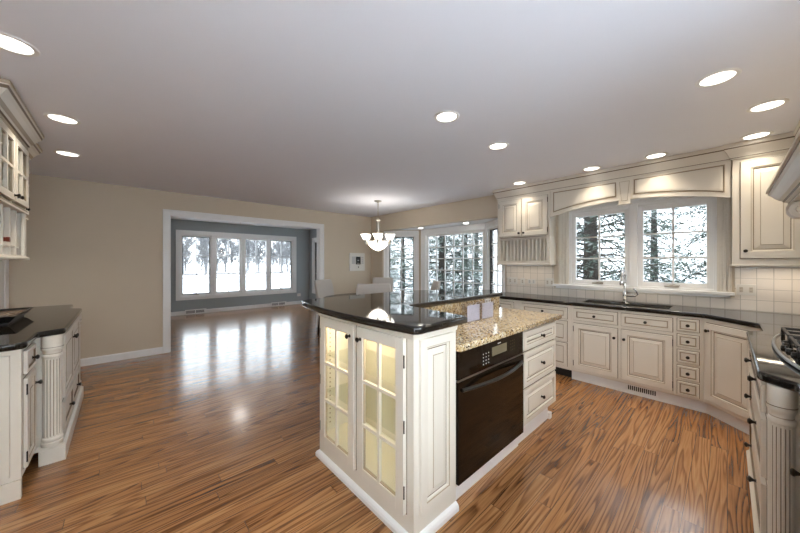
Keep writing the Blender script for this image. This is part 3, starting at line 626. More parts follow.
# path clockwise seen so that outward is on the right: wall -> far side -> front -> near side -> wall
mb.sweep(hp, [(0, .50), (-.41, .50), (-.41, -.72), (0, -.72)], hm); mb.box(-.41, .005, -.72, .50, .115, .22, 'cream'); mb.build('mantel', r)
mb = MB(); mb.loops([[(-.38, -.69, .22), (0, -.69, .22), (0, .47, .22), (-.38, .47, .22)], [(-.26, -.42, .50), (0, -.42, .50), (0, .20, .50), (-.26, .20, .50)], [(-.24, -.38, .86), (0, -.38, .86), (0, .16, .86), (-.24, .16, .86)]], 'cream', True, True); mb.build('hood_chimney', r)
mb = MB(); mb.box(-.34, -.05, -.6, .38, .105, .114, 'steel'); mb.build('filter_panel', r)
for y in (.40, -.62):
    mb = MB(); pr = []
    for k in range(22):   # scroll outline, front curl at the top
        t = k/21; a = PI*2.1*t; rr = .045*(1-.55*t); pr.append((-.41+rr*math.cos(a+PI*.5), .066+rr*math.sin(a+PI*.5), ))
    mb.tube([(x, y, zz) for x, zz in pr], .016, 'cream', 8)
    mb.lathe([(.048, -.04), (.052, -.03), (.052, .03), (.048, .04)], 'cream', (-.41, y, .062), 20, 'Y'); mb.lathe([(.02, -.048), (.024, -.04), (.024, .04), (.02, .048)], 'cream', (-.41, y, .062), 16, 'Y')
    mb.prism([(-.41, .112), (0, .112), (0, -.12), (-.04, -.11), (-.10, -.02), (-.24, .03), (-.41, .03)], y-.035, y+.035, 'cream', lambda a, b, c_: (a, c_, b)); mb.build('corbel', r, smooth=True)

for y in (.28, -.42):   # added lamps under the hood, unseen, warming the tiles
    mb = MB(); mb.lathe([(0, .098), (.03, .099), (.036, .103), (.036, .105)], 'under', (-.20, y, 0), 20); lp = mb.build('added_hood_lamp', r)
    ld = bpy.data.lights.new('added_hood_light', 'AREA'); ld.shape = 'DISK'; ld.size = .06; ld.energy = .9; ld.color = (1, .82, .58); ld.spread = math.radians(150)
    lo = bpy.data.objects.new('added_hood_light', ld); C.objects.link(lo); lo.parent = r; lo.location = (-.20, y, .096)
# slim added lamps under the wall cabinets, making the tiles glow
for cab, xs_, w_, e_ in ((cab_rack, (.38,), .5, .25), (cab_tall, (.34,), .5, .6)):
    for x in xs_:
        mb = MB(); mb.box(x-w_/2, x+w_/2, .05, .085, -.030, -.0185, 'white'); mb.build('added_cabinet_lamp', cab)
        ld = bpy.data.lights.new('added_cabinet_light', 'AREA'); ld.shape = 'RECTANGLE'; ld.size = w_; ld.size_y = .03; ld.energy = e_; ld.color = (1, .84, .64)
        lo = bpy.data.objects.new('added_cabinet_light', ld); C.objects.link(lo); lo.parent = cab; lo.location = (x, .067, -.033)

# ---------------------------------------------------------------- island
XI = -1.03; YI = 1.04
r = thing('display_cabinet', 'cream glass-fronted display cabinet lit from inside at the near end of the island', 'cabinet', (-1.97, YI, 0), 0, 'island cabinets')
w, d = .94, .335; mb = MB()
mb.box(0, .02, 0, d, 0, 1.03, 'cream'); mb.box(w-.02, w, 0, d, 0, 1.03, 'cream'); mb.box(.02, w-.02, d-.015, d, 0, 1.03, 'cream'); mb.box(.02, w-.02, 0, d-.015, 1.005, 1.03, 'cream'); mb.box(.02, w-.02, .02, d-.015, .15, .17, 'cream')
mb.box(.02, w-.02, 0, .02, 0, .135, 'cream'); mb.box(.02, .05, 0, .02, .135, 1.005, 'cream'); mb.box(w-.05, w-.02, 0, .02, .135, 1.005, 'cream'); mb.box(.455, .49, 0, .02, .135, 1.005, 'cream'); mb.box(.05, .455, 0, .02, .99, 1.005, 'cream'); mb.box(.49, w-.05, 0, .02, .99, 1.005, 'cream')
mb.build('body', r)
glass_door(r, .05, .13, .405, .87, 2, 3, [(.365, .80)], 'L', fw=.058); glass_door(r, .49, .13, .40, .87, 2, 3, [(.035, .80)], 'R', fw=.058)
for zz in (.46, .72):
    mb = MB(); mb.box(.022, w-.022, .03, d-.018, zz, zz+.008, 'shelf'); mb.build('glass_shelf', r)
mb = MB(); mb.panel(.265, .86, .018, .055, gap=0); mb.build('end_panel', r, (w, .035, .135), PI/2)
mb = MB(); mb.sweep([(0, 0), (.022, 0), (.022, .022), (.016, .034), (.006, .042), (0, .044)], [(0, .335), (0, 0), (w, 0), (w, .335)], 'white'); mb.build('shoe_molding', r)
mb = MB(); mb.sweep([(0, 1.0), (.006, 1.0), (.010, 1.012), (.016, 1.029), (0, 1.029)], [(0, .335), (0, 0), (w, 0), (w, .335)], 'cream'); mb.build('cornice', r)
for x in (.25, .69):
    mb = MB(); mb.box(x-.15, x+.15, .06, .10, .988, 1.004, 'strip'); mb.build('strip_light', r)
for x in (.0215, w-.0215):   # shelf pin holes
    mb = MB()
    for y in (.07, .27):
        for k in range(24): mb.box(x-.0012, x+.0012, y-.004, y+.004, .22+k*.032, .228+k*.032, 'glaze')
    mb.build('pin_holes', r)
# body behind: knee wall, oven housing, drawers
r = thing('knee_wall', 'cream panelled knee wall carrying the raised black ledge of the island', 'partition', (-1.97, 1.378, 0))
mb = MB(); mb.box(0, .368, 0, 1.47, 0, 1.029, 'cream'); mb.build('body', r, bevel=.002)
for k in range(3):
    mb = MB(); mb.panel(.42, .80, .016, .06, gap=0); mb.build('side_panel', r, (0, .46+k*.48, .13), -PI/2)
mb = MB(); mb.box(-.016, 0, 0, 1.486, 0, .10, 'white'); mb.box(-.016, .368, 1.47, 1.486, 0, .10, 'white'); mb.build('shoe_molding', r)
XO = -1.045
r = thing('oven_housing', 'cream housing under the gold granite that holds the black oven', 'cabinet', (XO, 1.378, 0), PI/2, 'island cabinets')
mb = MB(); W0 = .812
mb.box(0, W0, .30, .555, .10, .874, 'cream'); mb.box(0, .008, -.004, .30, .10, .874, 'cream'); mb.box(W0-.008, W0, -.004, .30, .10, .874, 'cream'); mb.box(.008, W0-.008, 0, .30, .10, .118, 'cream'); mb.build('body', r)
mb = MB(); mb.box(0, W0, .02, .555, 0, .10, 'white'); mb.build('toe_kick', r)
r = thing('wall_oven', 'black built-in oven with digital panel and bowed handle in the island side', 'oven', (XO, 1.387, .119), PI/2)
W1, H1 = .794, .752; mb = MB(); mb.box(0, W1, -.004, .295, .001, H1, 'blackmetal'); mb.build('body', r)
mb = MB(); mb.box(.0, W1, -.022, -.0045, .592, H1, 'blackglass'); cp = mb.build('control_panel', r, bevel=.003)
mb = MB(); mb.box(.36, .55, -.0232, -.022, .655, .712, 'lcd'); mb.build('display', cp)
mb = MB()
for i in range(3):
    for j in range(4): mb.box(.255+i*.03, .263+i*.03, -.0232, -.022, .622+j*.021, .629+j*.021, 'ltgrey')
for i in range(3):
    for j in range(4): mb.box(.60+i*.026, .608+i*.026, -.0232, -.022, .645+j*.021, .651+j*.021, 'lcd')
mb.box(.43, .47, -.0232, -.022, .722, .729, 'ltgrey'); mb.build('buttons', cp)
mb = MB(); mb.box(0, W1, -.026, -.0045, .004, .580, 'blackglass'); dr = mb.build('oven_door', r, bevel=.003)
mb = MB(); mb.box(.0, W1, -.021, -.0045, .581, .590, 'steel'); mb.build('trim_strip', r)
mb = MB(); mb.tube([(.03+.735*t, -.030-.045*math.sin(PI*t), .532+.0*t) for t in [k/20 for k in range(21)]], .011, 'blackmetal', 10); mb.build('handle', dr, smooth=True)
r = thing('drawer_cabinet', 'cream three-drawer cabinet beside the oven at the far end of the island', 'cabinet', (XO, 2.19, 0), PI/2, 'island cabinets')
W2 = .655; mb = MB(); mb.box(0, W2, 0, .555, .135, .874, 'cream'); mb.build('body', r, bevel=.002)
mb = MB(); mb.box(0, W2-.08, .03, .555, 0, .135, 'white'); mb.box(W2-.08, W2-.035, .012, .555, .0, .05, 'white'); mb.build('toe_kick', r)
for z0, z1 in ((.715, .855), (.435, .695), (.155, .415)): drawer(r, .025, z0, .605, z1-z0, fw=.05, raised=True, bev=.022)
# granite top with splash, black ledge
r = thing('granite_countertop', 'gold speckled granite countertop on the island, with a raised splash', 'countertop', (-1.3, 2.1, .874))
o = slab('slab', [[(-1.60, 1.382), (-1.0, 1.382), (-1.0, 2.885), (-1.60, 2.885)]], 0, .040, .010, 'gold', r); o.data.transform(Matrix.Translation((1.3, -2.1, 0)))
mb = MB(); mb.box(-1.60, -1.572, 1.50, 2.83, .9145, 1.029, 'gold'); o = mb.build('backsplash', r, (1.3, -2.1, -.874), bevel=.002)
bar = [(-2.25, 1.035), (-2.05, 1.0), (-1.8, .975), (-1.55, .968), (-1.3, .980), (-1.12, .997), (-1.01, 1.012), (-.99, 1.035), (-.985, 1.06), (-.99, 1.43), (-1.02, 1.455), (-1.50, 1.50), (-1.545, 1.53), (-1.555, 2.86), (-1.60, 2.93), (-1.72, 3.06), (-1.80, 3.06), (-2.30, 2.44), (-2.37, 2.28), (-2.385, 1.30), (-2.36, 1.13), (-2.315, 1.06)]
o = slab('raised_bar_top', [bar], 1.0305, 1.072, .014, 'black'); tag(o, 'L-shaped raised black granite bar top on the island with a bowed front edge', 'countertop')
socket('white outlet set sideways in the gold granite splash of the island', -1.5715, 2.60, .992, .10, .068, PI/2)
def holder(label, x, y, ang, seed):
    r = thing('leaflet_holder', label, 'holder', (x, y, .914), ang, 'clear leaflet holders'); w, h, d = .18, .14, .06; mb = MB()
    mb.box(0, w, d-.003, d, .003, h, 'acrylic'); mb.box(0, w, 0, .003, .003, h*.92, 'acrylic'); mb.box(0, .003, .003, d-.003, .003, h, 'acrylic'); mb.box(w-.003, w, .003, d-.003, .003, h, 'acrylic'); mb.box(0, w, 0, d, 0, .003, 'acrylic'); mb.build('clear_box', r)
    rr = random.Random(seed); mb = MB(); mb.box(.006, w-.006, .008, .010, .006, h*.93, 'paper')
    for k in range(3): zz = .02+k*.042; mb.box(.012, .06+rr.random()*.03, .0072, .008, zz, zz+.0025, 'ltgrey')
    mb.build('leaflet', r)
holder('clear acrylic leaflet holder on the gold granite, nearer the black bar corner', -1.34, 1.94, PI/2, 1)
holder('clear acrylic leaflet holder on the gold granite, under the sideways outlet', -1.34, 2.145, PI/2, 2)

# ---------------------------------------------------------------- left run, face towards +Y
r = base_cab('cream base cabinet with end panel nearest the camera on the left run', (-2.80, -.43, 0), PI, .33, .56, 'white', .06, group='left wall base cabinets')
drawer(r, .045, .71, .25, .135, fw=.03); door(r, .045, .15, .25, .53, [(.225, .44)], 'L', fw=.05)
mb = MB(); mb.panel(.46, .70, .016, .06, gap=0); mb.build('end_panel', r, (0, .50, .14), -PI/2)
mb = MB(); mb.box(-.01, .02, .0, .56, 0, .11, 'cream'); mb.build('bracket_foot', r)
r = base_cab('cream bumped-out base cabinet with fluted column and plinth on the left run', (-3.17, -.32, 0), PI, 1.28, .67, None, group='left wall base cabinets')
mb = MB(); mb.box(-.035, 1.315, -.035, .09, 0, .10, 'cream'); mb.sweep([(0, .10), (.035, .10), (.035, .104), (.02, .122), (0, .124)], [(-.0, .16), (0, 0), (1.28, 0), (1.28, .16)], 'cream'); mb.build('plinth', r, bevel=.004)
for x in (.13, .65): door(r, x, .385, .50, .46, [(.47 if x < .3 else .03, .36)], None, fw=.055); drawer(r, x, .15, .50, .20, fw=.045)
column(r, -.005, .03, .124, .874, .045); column(r, 1.285, .03, .124, .874, .045)
r = base_cab('cream base cabinet at the far end of the left run', (-4.49, -.43, 0), PI, .42, .56, 'white', .06, group='left wall base cabinets')
drawer(r, .05, .71, .32, .135, fw=.03); door(r, .05, .15, .32, .53, [(.03, .44)], 'R', fw=.05)
lc = [(-2.745, -.992), (-2.745, -.45), (-2.775, -.405), (-3.09, -.405), (-3.125, -.36), (-3.165, -.29), (-4.43, -.29), (-4.475, -.34), (-4.53, -.385), (-4.91, -.39), (-4.92, -.41), (-4.92, -.992)]
o = slab('worktop', [round_corners(lc, .02, 3)], .874, .914, .012, 'black'); tag(o, 'polished black granite worktop on the left run with stepped front edge', 'worktop')
r = thing('serving_tray', 'black flared rectangular tray with mottled brown inside on the left worktop', 'tray', (-3.88, -.775, .914))
mb = MB(); hx, hy = .26, .155
def rr_(i, z): return [(-hx-i, -hy-i, z), (hx+i, -hy-i, z), (hx+i, hy+i, z), (-hx-i, hy+i, z)]
mb.loops([rr_(0, 0), rr_(0, .012), rr_(.015, .022), rr_(.045, .062), rr_(.05, .064), rr_(.040, .066), rr_(.01, .05)], ['blackmetal']*5+['blackmetal'], True, False); mb.build('tray_rim', r, bevel=.001)
mb = MB(); mb.box(-hx-.012, hx+.012, -hy-.012, hy+.012, .046, .052, 'tray'); mb.build('tray_insert', r)
# upper cabinets, left wall (front Y = -.575)
def left_upper(label, loc, w, d, glassy):
    r = thing('upper_cabinet', label, 'cabinet', loc, PI, 'left wall upper cabinets'); Z = -1.40; mb = MB(); t = .02
    mb.box(0, t, 0, d, 0, 2.36+Z, 'cream'); mb.box(w-t, w, 0, d, 0, 2.36+Z, 'cream'); mb.box(t, w-t, d-.012, d, 0, 2.36+Z, 'cream'); mb.box(t, w-t, 0, d-.012, 0, .03, 'cream'); mb.box(t, w-t, 0, d-.012, 1.775+Z, 1.80+Z, 'cream'); mb.box(t, w-t, 0, d-.012, 2.29+Z, 2.36+Z, 'cream')
    mb.box(t, .045, 0, .02, .03, 2.29+Z, 'cream'); mb.box(w-.045, w-t, 0, .02, .03, 2.29+Z, 'cream'); mb.box(w/2-.02, w/2+.02, 0, .02, 1.80+Z, 2.29+Z, 'cream')
    mb.build('body', r, bevel=.002)
    mb = MB(); mb.sweep([(0, 0), (.018, 0), (.018, .012), (.006, .024), (0, .024)][::1], [(0, d), (0, 0), (w, 0), (w, d)], 'cream'); mb.build('light_rail', r)
    mb = MB(); mb.sweep([(0, 1.772+Z), (.012, 1.772+Z), (.012, 1.785+Z), (.004, 1.80+Z), (0, 1.80+Z)], [(0, 0), (w, 0)], ['cream', 'cream', 'glaze_soft', 'cream', 'cream']); mb.build('bead', r)
    dw = w/2-.06
    glass_door(r, .045, 1.815+Z, dw, .46, 2, 2, [(dw-.03, .035)], 'L', fw=.045); glass_door(r, w/2+.015, 1.815+Z, dw, .46, 2, 2, [(.03, .035)], 'R', fw=.045)
    mb = MB(); mb.box(t, w-t, .03, d-.014, 2.03+Z, 2.045+Z, 'cream'); mb.build('shelf', r)
    for k in range(1, 5):
        mb = MB(); xx = w*k/5; mb.box(xx-.007, xx+.007, .02, d-.012, .03, 1.775+Z, 'cream'); mb.build('divider', r)
    mb = MB(); mb.box(t, w-t, .025, d-.012, 1.49+Z, 1.503+Z, 'cream'); mb.build('rack_shelf', r)
    return r
left_upper('cream glass-door upper cabinet over open cubbies at the left edge', (-3.0, -.575, 1.40), .90, .423, True)
r = left_upper('narrow cream upper cabinet set back at the far end of the left wall', (-3.93, -.65, 1.40), .50, .348, True)
crl = [(0, 2.30), (.010, 2.30), (.010, 2.325), (.020, 2.33), (.026, 2.345), (.04, 2.37), (.06, 2.40), (.076, 2.415), (.080, 2.435), (.088, 2.44), (.088, 2.464), (0, 2.464)]
cml = ['cream', 'glaze_soft', 'glaze', 'cream', 'glaze_soft', 'cream', 'cream', 'glaze', 'cream', 'glaze_soft', 'cream', 'cream']
mb = MB(); mb.sweep(crl, [(-2.99, -1.0), (-2.99, -.575), (-3.9, -.575), (-3.9, -.65), (-4.41, -.65), (-4.41, -1.0)], cml); struct(mb.build('trim_10'))
r = thing('wine_bottle', 'dark wine bottle with red capsule lying in a cubby of the left upper cabinet', 'bottle', (-3.46, -.70, 1.5035))
mb = MB(); mb.lathe([(.0, -.24), (.036, -.24), (.037, -.22), (.037, -.06), (.03, -.03), (.016, .0), (.0145, .03)], 'bottle', (0, 0, .037), 18, 'Y'); mb.build('bottle_glass', r, smooth=True)
mb = MB(); mb.lathe([(.0150, .028), (.0152, .10), (.017, .102), (.017, .118), (.0, .119)], 'red', (0, 0, .037), 16, 'Y'); mb.build('capsule', r, smooth=True)
r.rotation_euler = (0, 0, 0)

# ---------------------------------------------------------------- dining corner
TC = (-4.35, 3.32)
r = thing('dining_table', 'round dark wood dining table below the chandelier', 'table', (*TC, 0))
mb = MB(); mb.lathe([(.0, .715), (.83, .715), (.87, .722), (.88, .735), (.875, .748), (.865, .752), (0, .752)], 'dark_wood', n=48); mb.build('tabletop', r, smooth=True)
mb = MB(); mb.lathe([(.06, .06), (.07, .12), (.05, .2), (.08, .32), (.10, .42), (.06, .55), (.09, .66), (.2, .714)], 'dark_wood', n=24); mb.build('pedestal', r, smooth=True)
for k in range(4):
    a = PI/4+k*PI/2; mb = MB(); mb.tube([(.05*math.cos(a), .05*math.sin(a), .16), (.22*math.cos(a), .22*math.sin(a), .13), (.42*math.cos(a), .42*math.sin(a), .03)], [.04, .035, .028], 'dark_wood', 10); mb.build('foot', r, smooth=True)
def parsons():
    r = thing('dining_chair', '', 'chair', (0, 0, 0), 0, 'upholstered dining chairs')
    mb = MB(); mb.loops([[(-.24, -.22, .36), (.24, -.22, .36), (.23, .24, .36), (-.23, .24, .36)], [(-.25, -.23, .38), (.25, -.23, .38), (.24, .24, .38), (-.24, .24, .38)], [(-.25, -.23, .46), (.25, -.23, .46), (.24, .24, .46), (-.24, .24, .46)], [(-.22, -.20, .485), (.22, -.20, .485), (.22, .22, .48), (-.22, .22, .48)]], 'fabric', True, True); mb.build('seat', r, smooth=True, bevel=.01)
    mb = MB(); rings = []
    for t in [k/8 for k in range(9)]:
        z = .40+.64*t; y = .20+.10*t*t; th = .085-.03*t; w = .245-.012*t
        if t > .95: th *= .8; w -= .01
        rings.append([(-w, y, z), (w, y, z), (w, y+th, z), (-w, y+th, z)])
    mb.loops(rings, 'fabric', True, True); mb.build('backrest', r, smooth=True, bevel=.015)
    for x, y in ((-.21, -.19), (.21, -.19), (-.21, .20), (.21, .20)):
        mb = MB(); s = .02; mb.loops([[(x-s*.7, y-s*.7+(.05 if y > 0 else 0), 0), (x+s*.7, y-s*.7+(.05 if y > 0 else 0), 0), (x+s*.7, y+s*.7+(.05 if y > 0 else 0), 0), (x-s*.7, y+s*.7+(.05 if y > 0 else 0), 0)], [(x-s, y-s, .36), (x+s, y-s, .36), (x+s, y+s, .36), (x-s, y+s, .36)]], 'dark_wood', True, True); mb.build('leg', r)
    return r
proto = parsons()
spots = [(-3.49, 2.69, 'pale upholstered dining chair with its back to the island bar'), (-5.12, 3.04, 'pale upholstered dining chair side-on by the cased opening'),
         (-5.05, 4.10, 'pale upholstered dining chair on the far side of the table, before the narrow bay window'), (-3.83, 4.02, 'pale upholstered dining chair silhouetted against the wide bay window')]
for i, (x, y, lb) in enumerate(spots):
    o = proto if i == 0 else copy_tree(proto); o.location = (x, y, 0)
    dx, dy = TC[0]-x, TC[1]-y; o.rotation_euler = (0, 0, math.atan2(dy, dx)+PI/2); o['label'] = lb
proto.scale = (1, 1, 1.05)
# chandelier
r = thing('chandelier', 'brushed nickel chandelier with frosted glass shades over the dining table', 'chandelier', (-4.18, 3.33, 0))
mb = MB(); mb.lathe([(0, 2.4645), (.065, 2.464), (.06, 2.450), (.02, 2.44), (.008, 2.43)], 'nickel', n=24); mb.build('canopy', r, smooth=True)
mb = MB()
for k in range(11):
    z = 2.43-k*.026; pts = [(.009*math.cos(a)*(1 if k % 2 else 0), .009*math.cos(a)*(0 if k % 2 else 1), z-.013+.018*math.sin(a)) for a in [2*PI*j/10 for j in range(11)]]
    mb.tube(pts, .003, 'nickel', 5)
mb.build('chain', r, smooth=True)
mb = MB(); mb.lathe([(.008, 2.16), (.02, 2.15), (.042, 2.13), (.045, 2.115), (.036, 2.105), (.036, 1.84), (.05, 1.83), (.055, 1.80), (.04, 1.785), (.02, 1.77), (.02, 1.60)], 'nickel', n=24); mb.build('stem', r, smooth=True)
mb = MB(); mb.lathe([(.012, 1.585), (.06, 1.60), (.12, 1.635), (.165, 1.685), (.19, 1.745), (.182, 1.745), (.155, 1.69), (.11, 1.645), (.05, 1.612), (.012, 1.60)], 'shade', n=32); mb.build('bowl', r, smooth=True)
mb = MB(); mb.lathe([(0, 1.555), (.012, 1.56), (.018, 1.572), (.01, 1.584), (0, 1.59)], 'nickel', n=12); mb.build('finial', r, smooth=True)
for k in range(6):
    a = k*PI/3+.35; ca, sa = math.cos(a), math.sin(a)
    mb = MB(); mb.tube([(.04*ca, .04*sa, 1.80), (.10*ca, .10*sa, 1.735), (.17*ca, .17*sa, 1.71), (.23*ca, .23*sa, 1.735), (.245*ca, .245*sa, 1.76)], .009, 'nickel', 8); mb.lathe([(.012, 1.70), (.02, 1.73), (.024, 1.765), (.03, 1.77)], 'nickel', (.245*ca, .245*sa, 0), 12); ar = mb.build('arm', r, smooth=True)
    mb = MB(); mb.lathe([(.02, 1.768), (.04, 1.775), (.055, 1.80), (.075, 1.845), (.088, 1.862), (.084, 1.862), (.07, 1.845), (.05, 1.803), (.036, 1.78), (.018, 1.773)], 'shade', (.245*ca, .245*sa, 0), 24); mb.build('lamp_shade', ar, smooth=True)
ld = bpy.data.lights.new('chandelier_bulbs', 'POINT'); ld.energy = 5; ld.color = (1, .9, .75); ld.shadow_soft_size = .05
lo = bpy.data.objects.new('bulb_light', ld); C.objects.link(lo); lo.parent = r; lo.location = (0, 0, 1.89)
# wall intercom
r = thing('wall_intercom', 'square white intercom panel with dark screen on the taupe wall', 'intercom', (XB, 4.0, 1.39), PI/2)
mb = MB(); mb.box(-.21, .21, -.03, 0, -.205, .205, 'plastic'); mb.build('panel', r, bevel=.006)
mb = MB(); mb.box(-.045, .085, -.034, -.03, -.055, .125, 'dark'); mb.box(-.02, .06, -.0345, -.034, -.035, -.025, 'ltgrey'); mb.box(.0, .04, -.0345, -.034, .03, .045, 'ltgrey'); mb.build('screen', r)
mb = MB(); mb.box(-.155, -.055, -.033, -.03, -.045, .125, 'ltgrey'); mb.build('speaker_grille', r)
mb = MB()
for j in range(4): mb.box(.11, .165, -.034, -.03, -.04+j*.043, -.012+j*.043, 'ltgrey')
mb.box(-.15, .15, -.032, -.03, -.15, -.09, 'plastic'); mb.box(.015, .04, -.034, -.031, -.13, -.105, 'dark'); mb.build('buttons', r)

# ---------------------------------------------------------------- sunroom fittings
for y, lb in ((1.47, 'white baseboard register below the left end of the sunroom windows'), (3.68, 'white baseboard register below the right end of the sunroom windows')):
    r = thing('baseboard_register', lb, 'register', (-9.684, y, 0), PI/2, 'sunroom baseboard registers'); w = .24
    mb = MB(); mb.box(-w, w, -.025, 0, .0, .125, 'white'); mb.build('casing', r, bevel=.004)
    mb = MB()
    for k in range(18): xx = -w+.03+k*.0238; mb.box(xx, xx+.013, -.028, -.024, .03, .10, 'kick' if k % 9 != 8 else 'white')
    mb.build('louvers', r)
socket('white wall outlet low on the blue-grey sunroom wall', -9.7, 4.36, .30, .12, .09, PI/2, group='wall sockets')
r = thing('ceiling_light', 'white dome light on the sunroom ceiling seen under the opening header', 'light', (-8.3, 2.2, 2.5))
mb = MB(); mb.lathe([(0, 0), (.19, 0), (.19, -.02), (.17, -.028)], 'white', n=32); mb.build('base_ring', r, smooth=True)
mb = MB(); mb.lathe([(.17, -.026), (.155, -.065), (.115, -.095), (.06, -.112), (0, -.116)], 'dome', n=32); mb.build('dome_shade', r, smooth=True)
mb = MB(); mb.lathe([(0, -.14), (.008, -.137), (.012, -.125), (.006, -.114)], 'nickel', n=10); mb.build('finial', r, smooth=True)

# ---------------------------------------------------------------- recessed ceiling lights
def can_proto():
    r = thing('recessed_light', '', 'light', (0, 0, 0), 0, 'recessed ceiling lights')
    mb = MB(); mb.lathe([(.072, -.001), (.076, -.006), (.092, -.005), (.096, -.001), (.096, .0), (.072, .0)], 'white', n=32); mb.build('trim_ring', r, smooth=True)
    mb = MB(); mb.lathe([(0, -.0042), (.066, -.0040), (.074, -.002), (.074, -.0005), (0, -.0005)], 'lens', n=32); mb.build('lens', r)
    ld = bpy.data.lights.new('downlight', 'AREA'); ld.shape = 'DISK'; ld.size = .13; ld.energy = CAN; ld.spread = math.radians(112); ld.color = (1, .88, .70)
    lo = bpy.data.objects.new('downlight', ld); C.objects.link(lo); lo.parent = r; lo.location = (0, 0, -.009)
    return r
cans = [(-2.418, -0.405, 'recessed ceiling light cut by the left edge of the photo, nearest on the left side'), (-3.415, -0.326, 'recessed ceiling light above the left upper cabinet, middle of the left three'), (-4.471, -0.395, 'recessed ceiling light farthest along the left cabinet run'),
        (-1.421, 1.786, 'recessed ceiling light over the island, nearer of the two mid-ceiling ones'), (-1.451, 2.586, 'recessed ceiling light over the far end of the island'), (-0.039, 2.586, 'large-looking recessed ceiling light at upper right, nearest the camera'),
        (0.188, 3.297, 'recessed ceiling light at upper right between the nearest one and the corner cabinet'), (0.168, 4.000, 'recessed ceiling light just before the crown of the tall right upper cabinet'),
        (-0.493, 4.000, 'recessed ceiling light before the right half of the window valance'), (-1.066, 4.000, 'recessed ceiling light before the left half of the window valance'), (-1.925, 4.000, 'recessed ceiling light above the plate rack cabinet')]
pc = can_proto(); wall_row = [c_ for c_ in pc.children if c_.type == 'LIGHT'][0].data.copy(); wall_row.energy = CAN*.62; wall_row.spread = math.radians(96)
for i, (x, y, lb) in enumerate(cans):
    o = pc if i == 0 else copy_tree(pc); o.location = (x, y, CEIL); o['label'] = lb
    if y > 3.9:      # the row close to the wall cabinets has weaker lamps
        for ch in o.children:
            if ch.type == 'LIGHT': ch.data = wall_row

for x, y, lb in ((-4.40, 4.66, 'tiny recessed light in the bay soffit, nearer the chandelier'), (-3.29, 4.70, 'tiny recessed light in the bay soffit, nearer the plate rack cabinet')):
    r = thing('soffit_light', lb, 'light', (x, y, 2.11), 0, 'bay soffit lights')
    mb = MB(); mb.lathe([(.05, -.001), (.054, -.005), (.066, -.004), (.068, 0), (.05, 0)], 'white', n=24); mb.build('trim_ring', r, smooth=True)
    mb = MB(); mb.lathe([(0, -.004), (.05, -.003), (.05, 0), (0, 0)], 'under', n=24); mb.build('lens', r)

# ---------------------------------------------------------------- outdoors
mb = MB(); rng = random.Random(5); n = 26
G = {}
for i in range(n+1):
    for j in range(n+1):
        x, y = -95+115*i/n, -30+80*j/n; far = max(0, math.hypot(min(0, x+10), max(0, y-5))-1)
        G[i, j] = mb.bm.verts.new((x, y, -.45+.10*rng.random()*min(1, far/4)))
for i in range(n):
    for j in range(n): mb.face([G[i, j], G[i+1, j], G[i+1, j+1], G[i, j+1]], mb.mi('snow'))
o = mb.build('snow_ground', smooth='all'); struct(o)
def conifer(seed, h, R, z0=.3):
    rng = random.Random(seed); tr = MB(); tr.tube([(0, 0, 0), (.03, .01, h*.5), (0, 0, h)], [.10+h*.008, .07+h*.004, .01], 'bark', 8)
    br = MB(); fo = MB(); i0, i1 = fo.mi('needle'), fo.mi('frost'); nb = int(h*25)
    for k in range(nb):
        t = (k+rng.random())/nb; z = z0+(h-z0)*t; L = (R*(1-t)**.7+.12)*(.55+.6*rng.random()); a = k*2.399+rng.random()*.9; ca, sa = math.cos(a), math.sin(a); dr = -.1+.85*rng.random()
        P = [Vector((ca*L*s+rng.uniform(-.05, .05), sa*L*s+rng.uniform(-.05, .05), z+.3*L*s-dr*L*s*s*1.4)) for s in (0, .35, .7, 1)]
        br.tube(P, [.018*(1-t)+.006, .013*(1-t)+.005, .009*(1-t)+.004, .003], 'bark', 4)
        for q in range(9):
            s = min(1, .18+.85*(q+rng.random())/9); f = s*3; j = min(2, int(f)); p = P[j].lerp(P[j+1], f-j)
            b = a+(1 if q % 2 else -1)*(.35+.8*rng.random()); l = .18+.30*rng.random()*(1-.5*t); tw = Vector((math.cos(b), math.sin(b), rng.uniform(-.95, .55)))*l
            snow = rng.random() < .34
            for u in range(9):
                o_ = p+tw*(u+rng.random())/9; e_ = b+rng.uniform(-1.1, 1.1); n_ = .07+.07*rng.random(); dv = Vector((math.cos(e_), math.sin(e_), rng.uniform(-.8, .5)))*n_
                e = o_+dv; si = dv.cross(Vector((rng.uniform(-1, 1), rng.uniform(-1, 1), 1))).normalized()*(.010+.012*rng.random()); m_ = o_.lerp(e, .5)
                v = [fo.bm.verts.new(x) for x in (o_, m_+si, e, m_-si, m_+si.cross(dv).normalized()*.008)]
                ii = i1 if (snow and rng.random() < .6) else i0
                for tri in ((0, 1, 4), (1, 2, 4), (2, 3, 4), (3, 0, 4)): fo.face([v[z_] for z_ in tri], ii)
    return tr, br, fo
def place_tree(name, label, group, builders, loc, cat='tree'):
    r = thing(name, label, cat, loc, 0, group)
    for nm, b in builders: b.build(nm, r, smooth='all', fix=False)
    return r
EV = 'evergreens beyond the kitchen windows'; es = []
for sd, h, R_ in ((11, 7.4, 1.45), (23, 7.0, 1.4), (37, 8.0, 1.5)):
    c1 = conifer(sd, h, R_); es.append(place_tree('evergreen_tree', 'snow-dusted evergreen tree growing outside the kitchen and bay windows', EV, [('trunk', c1[0]), ('branches', c1[1]), ('foliage', c1[2])], (0, 0, 0)))
k = 0
for (x, y, s) in [(-2.0+4.15*i, 7.5, 1) for i in (-2, -1, 0, 1)]+[(.1+4.15*i, 11.6, 1.0) for i in (-3, -2, -1, 0, 1)]+[(-2.0+4.15*i, 15.8, 1.0) for i in (-4, -3, -2, -1, 0, 1)]:
    o = es[k] if k < 3 else copy_tree(es[k % 3]); o.location = (x, y, -.42); o.scale = (s, s, s); o.rotation_euler = (0, 0, k*1.3); k += 1
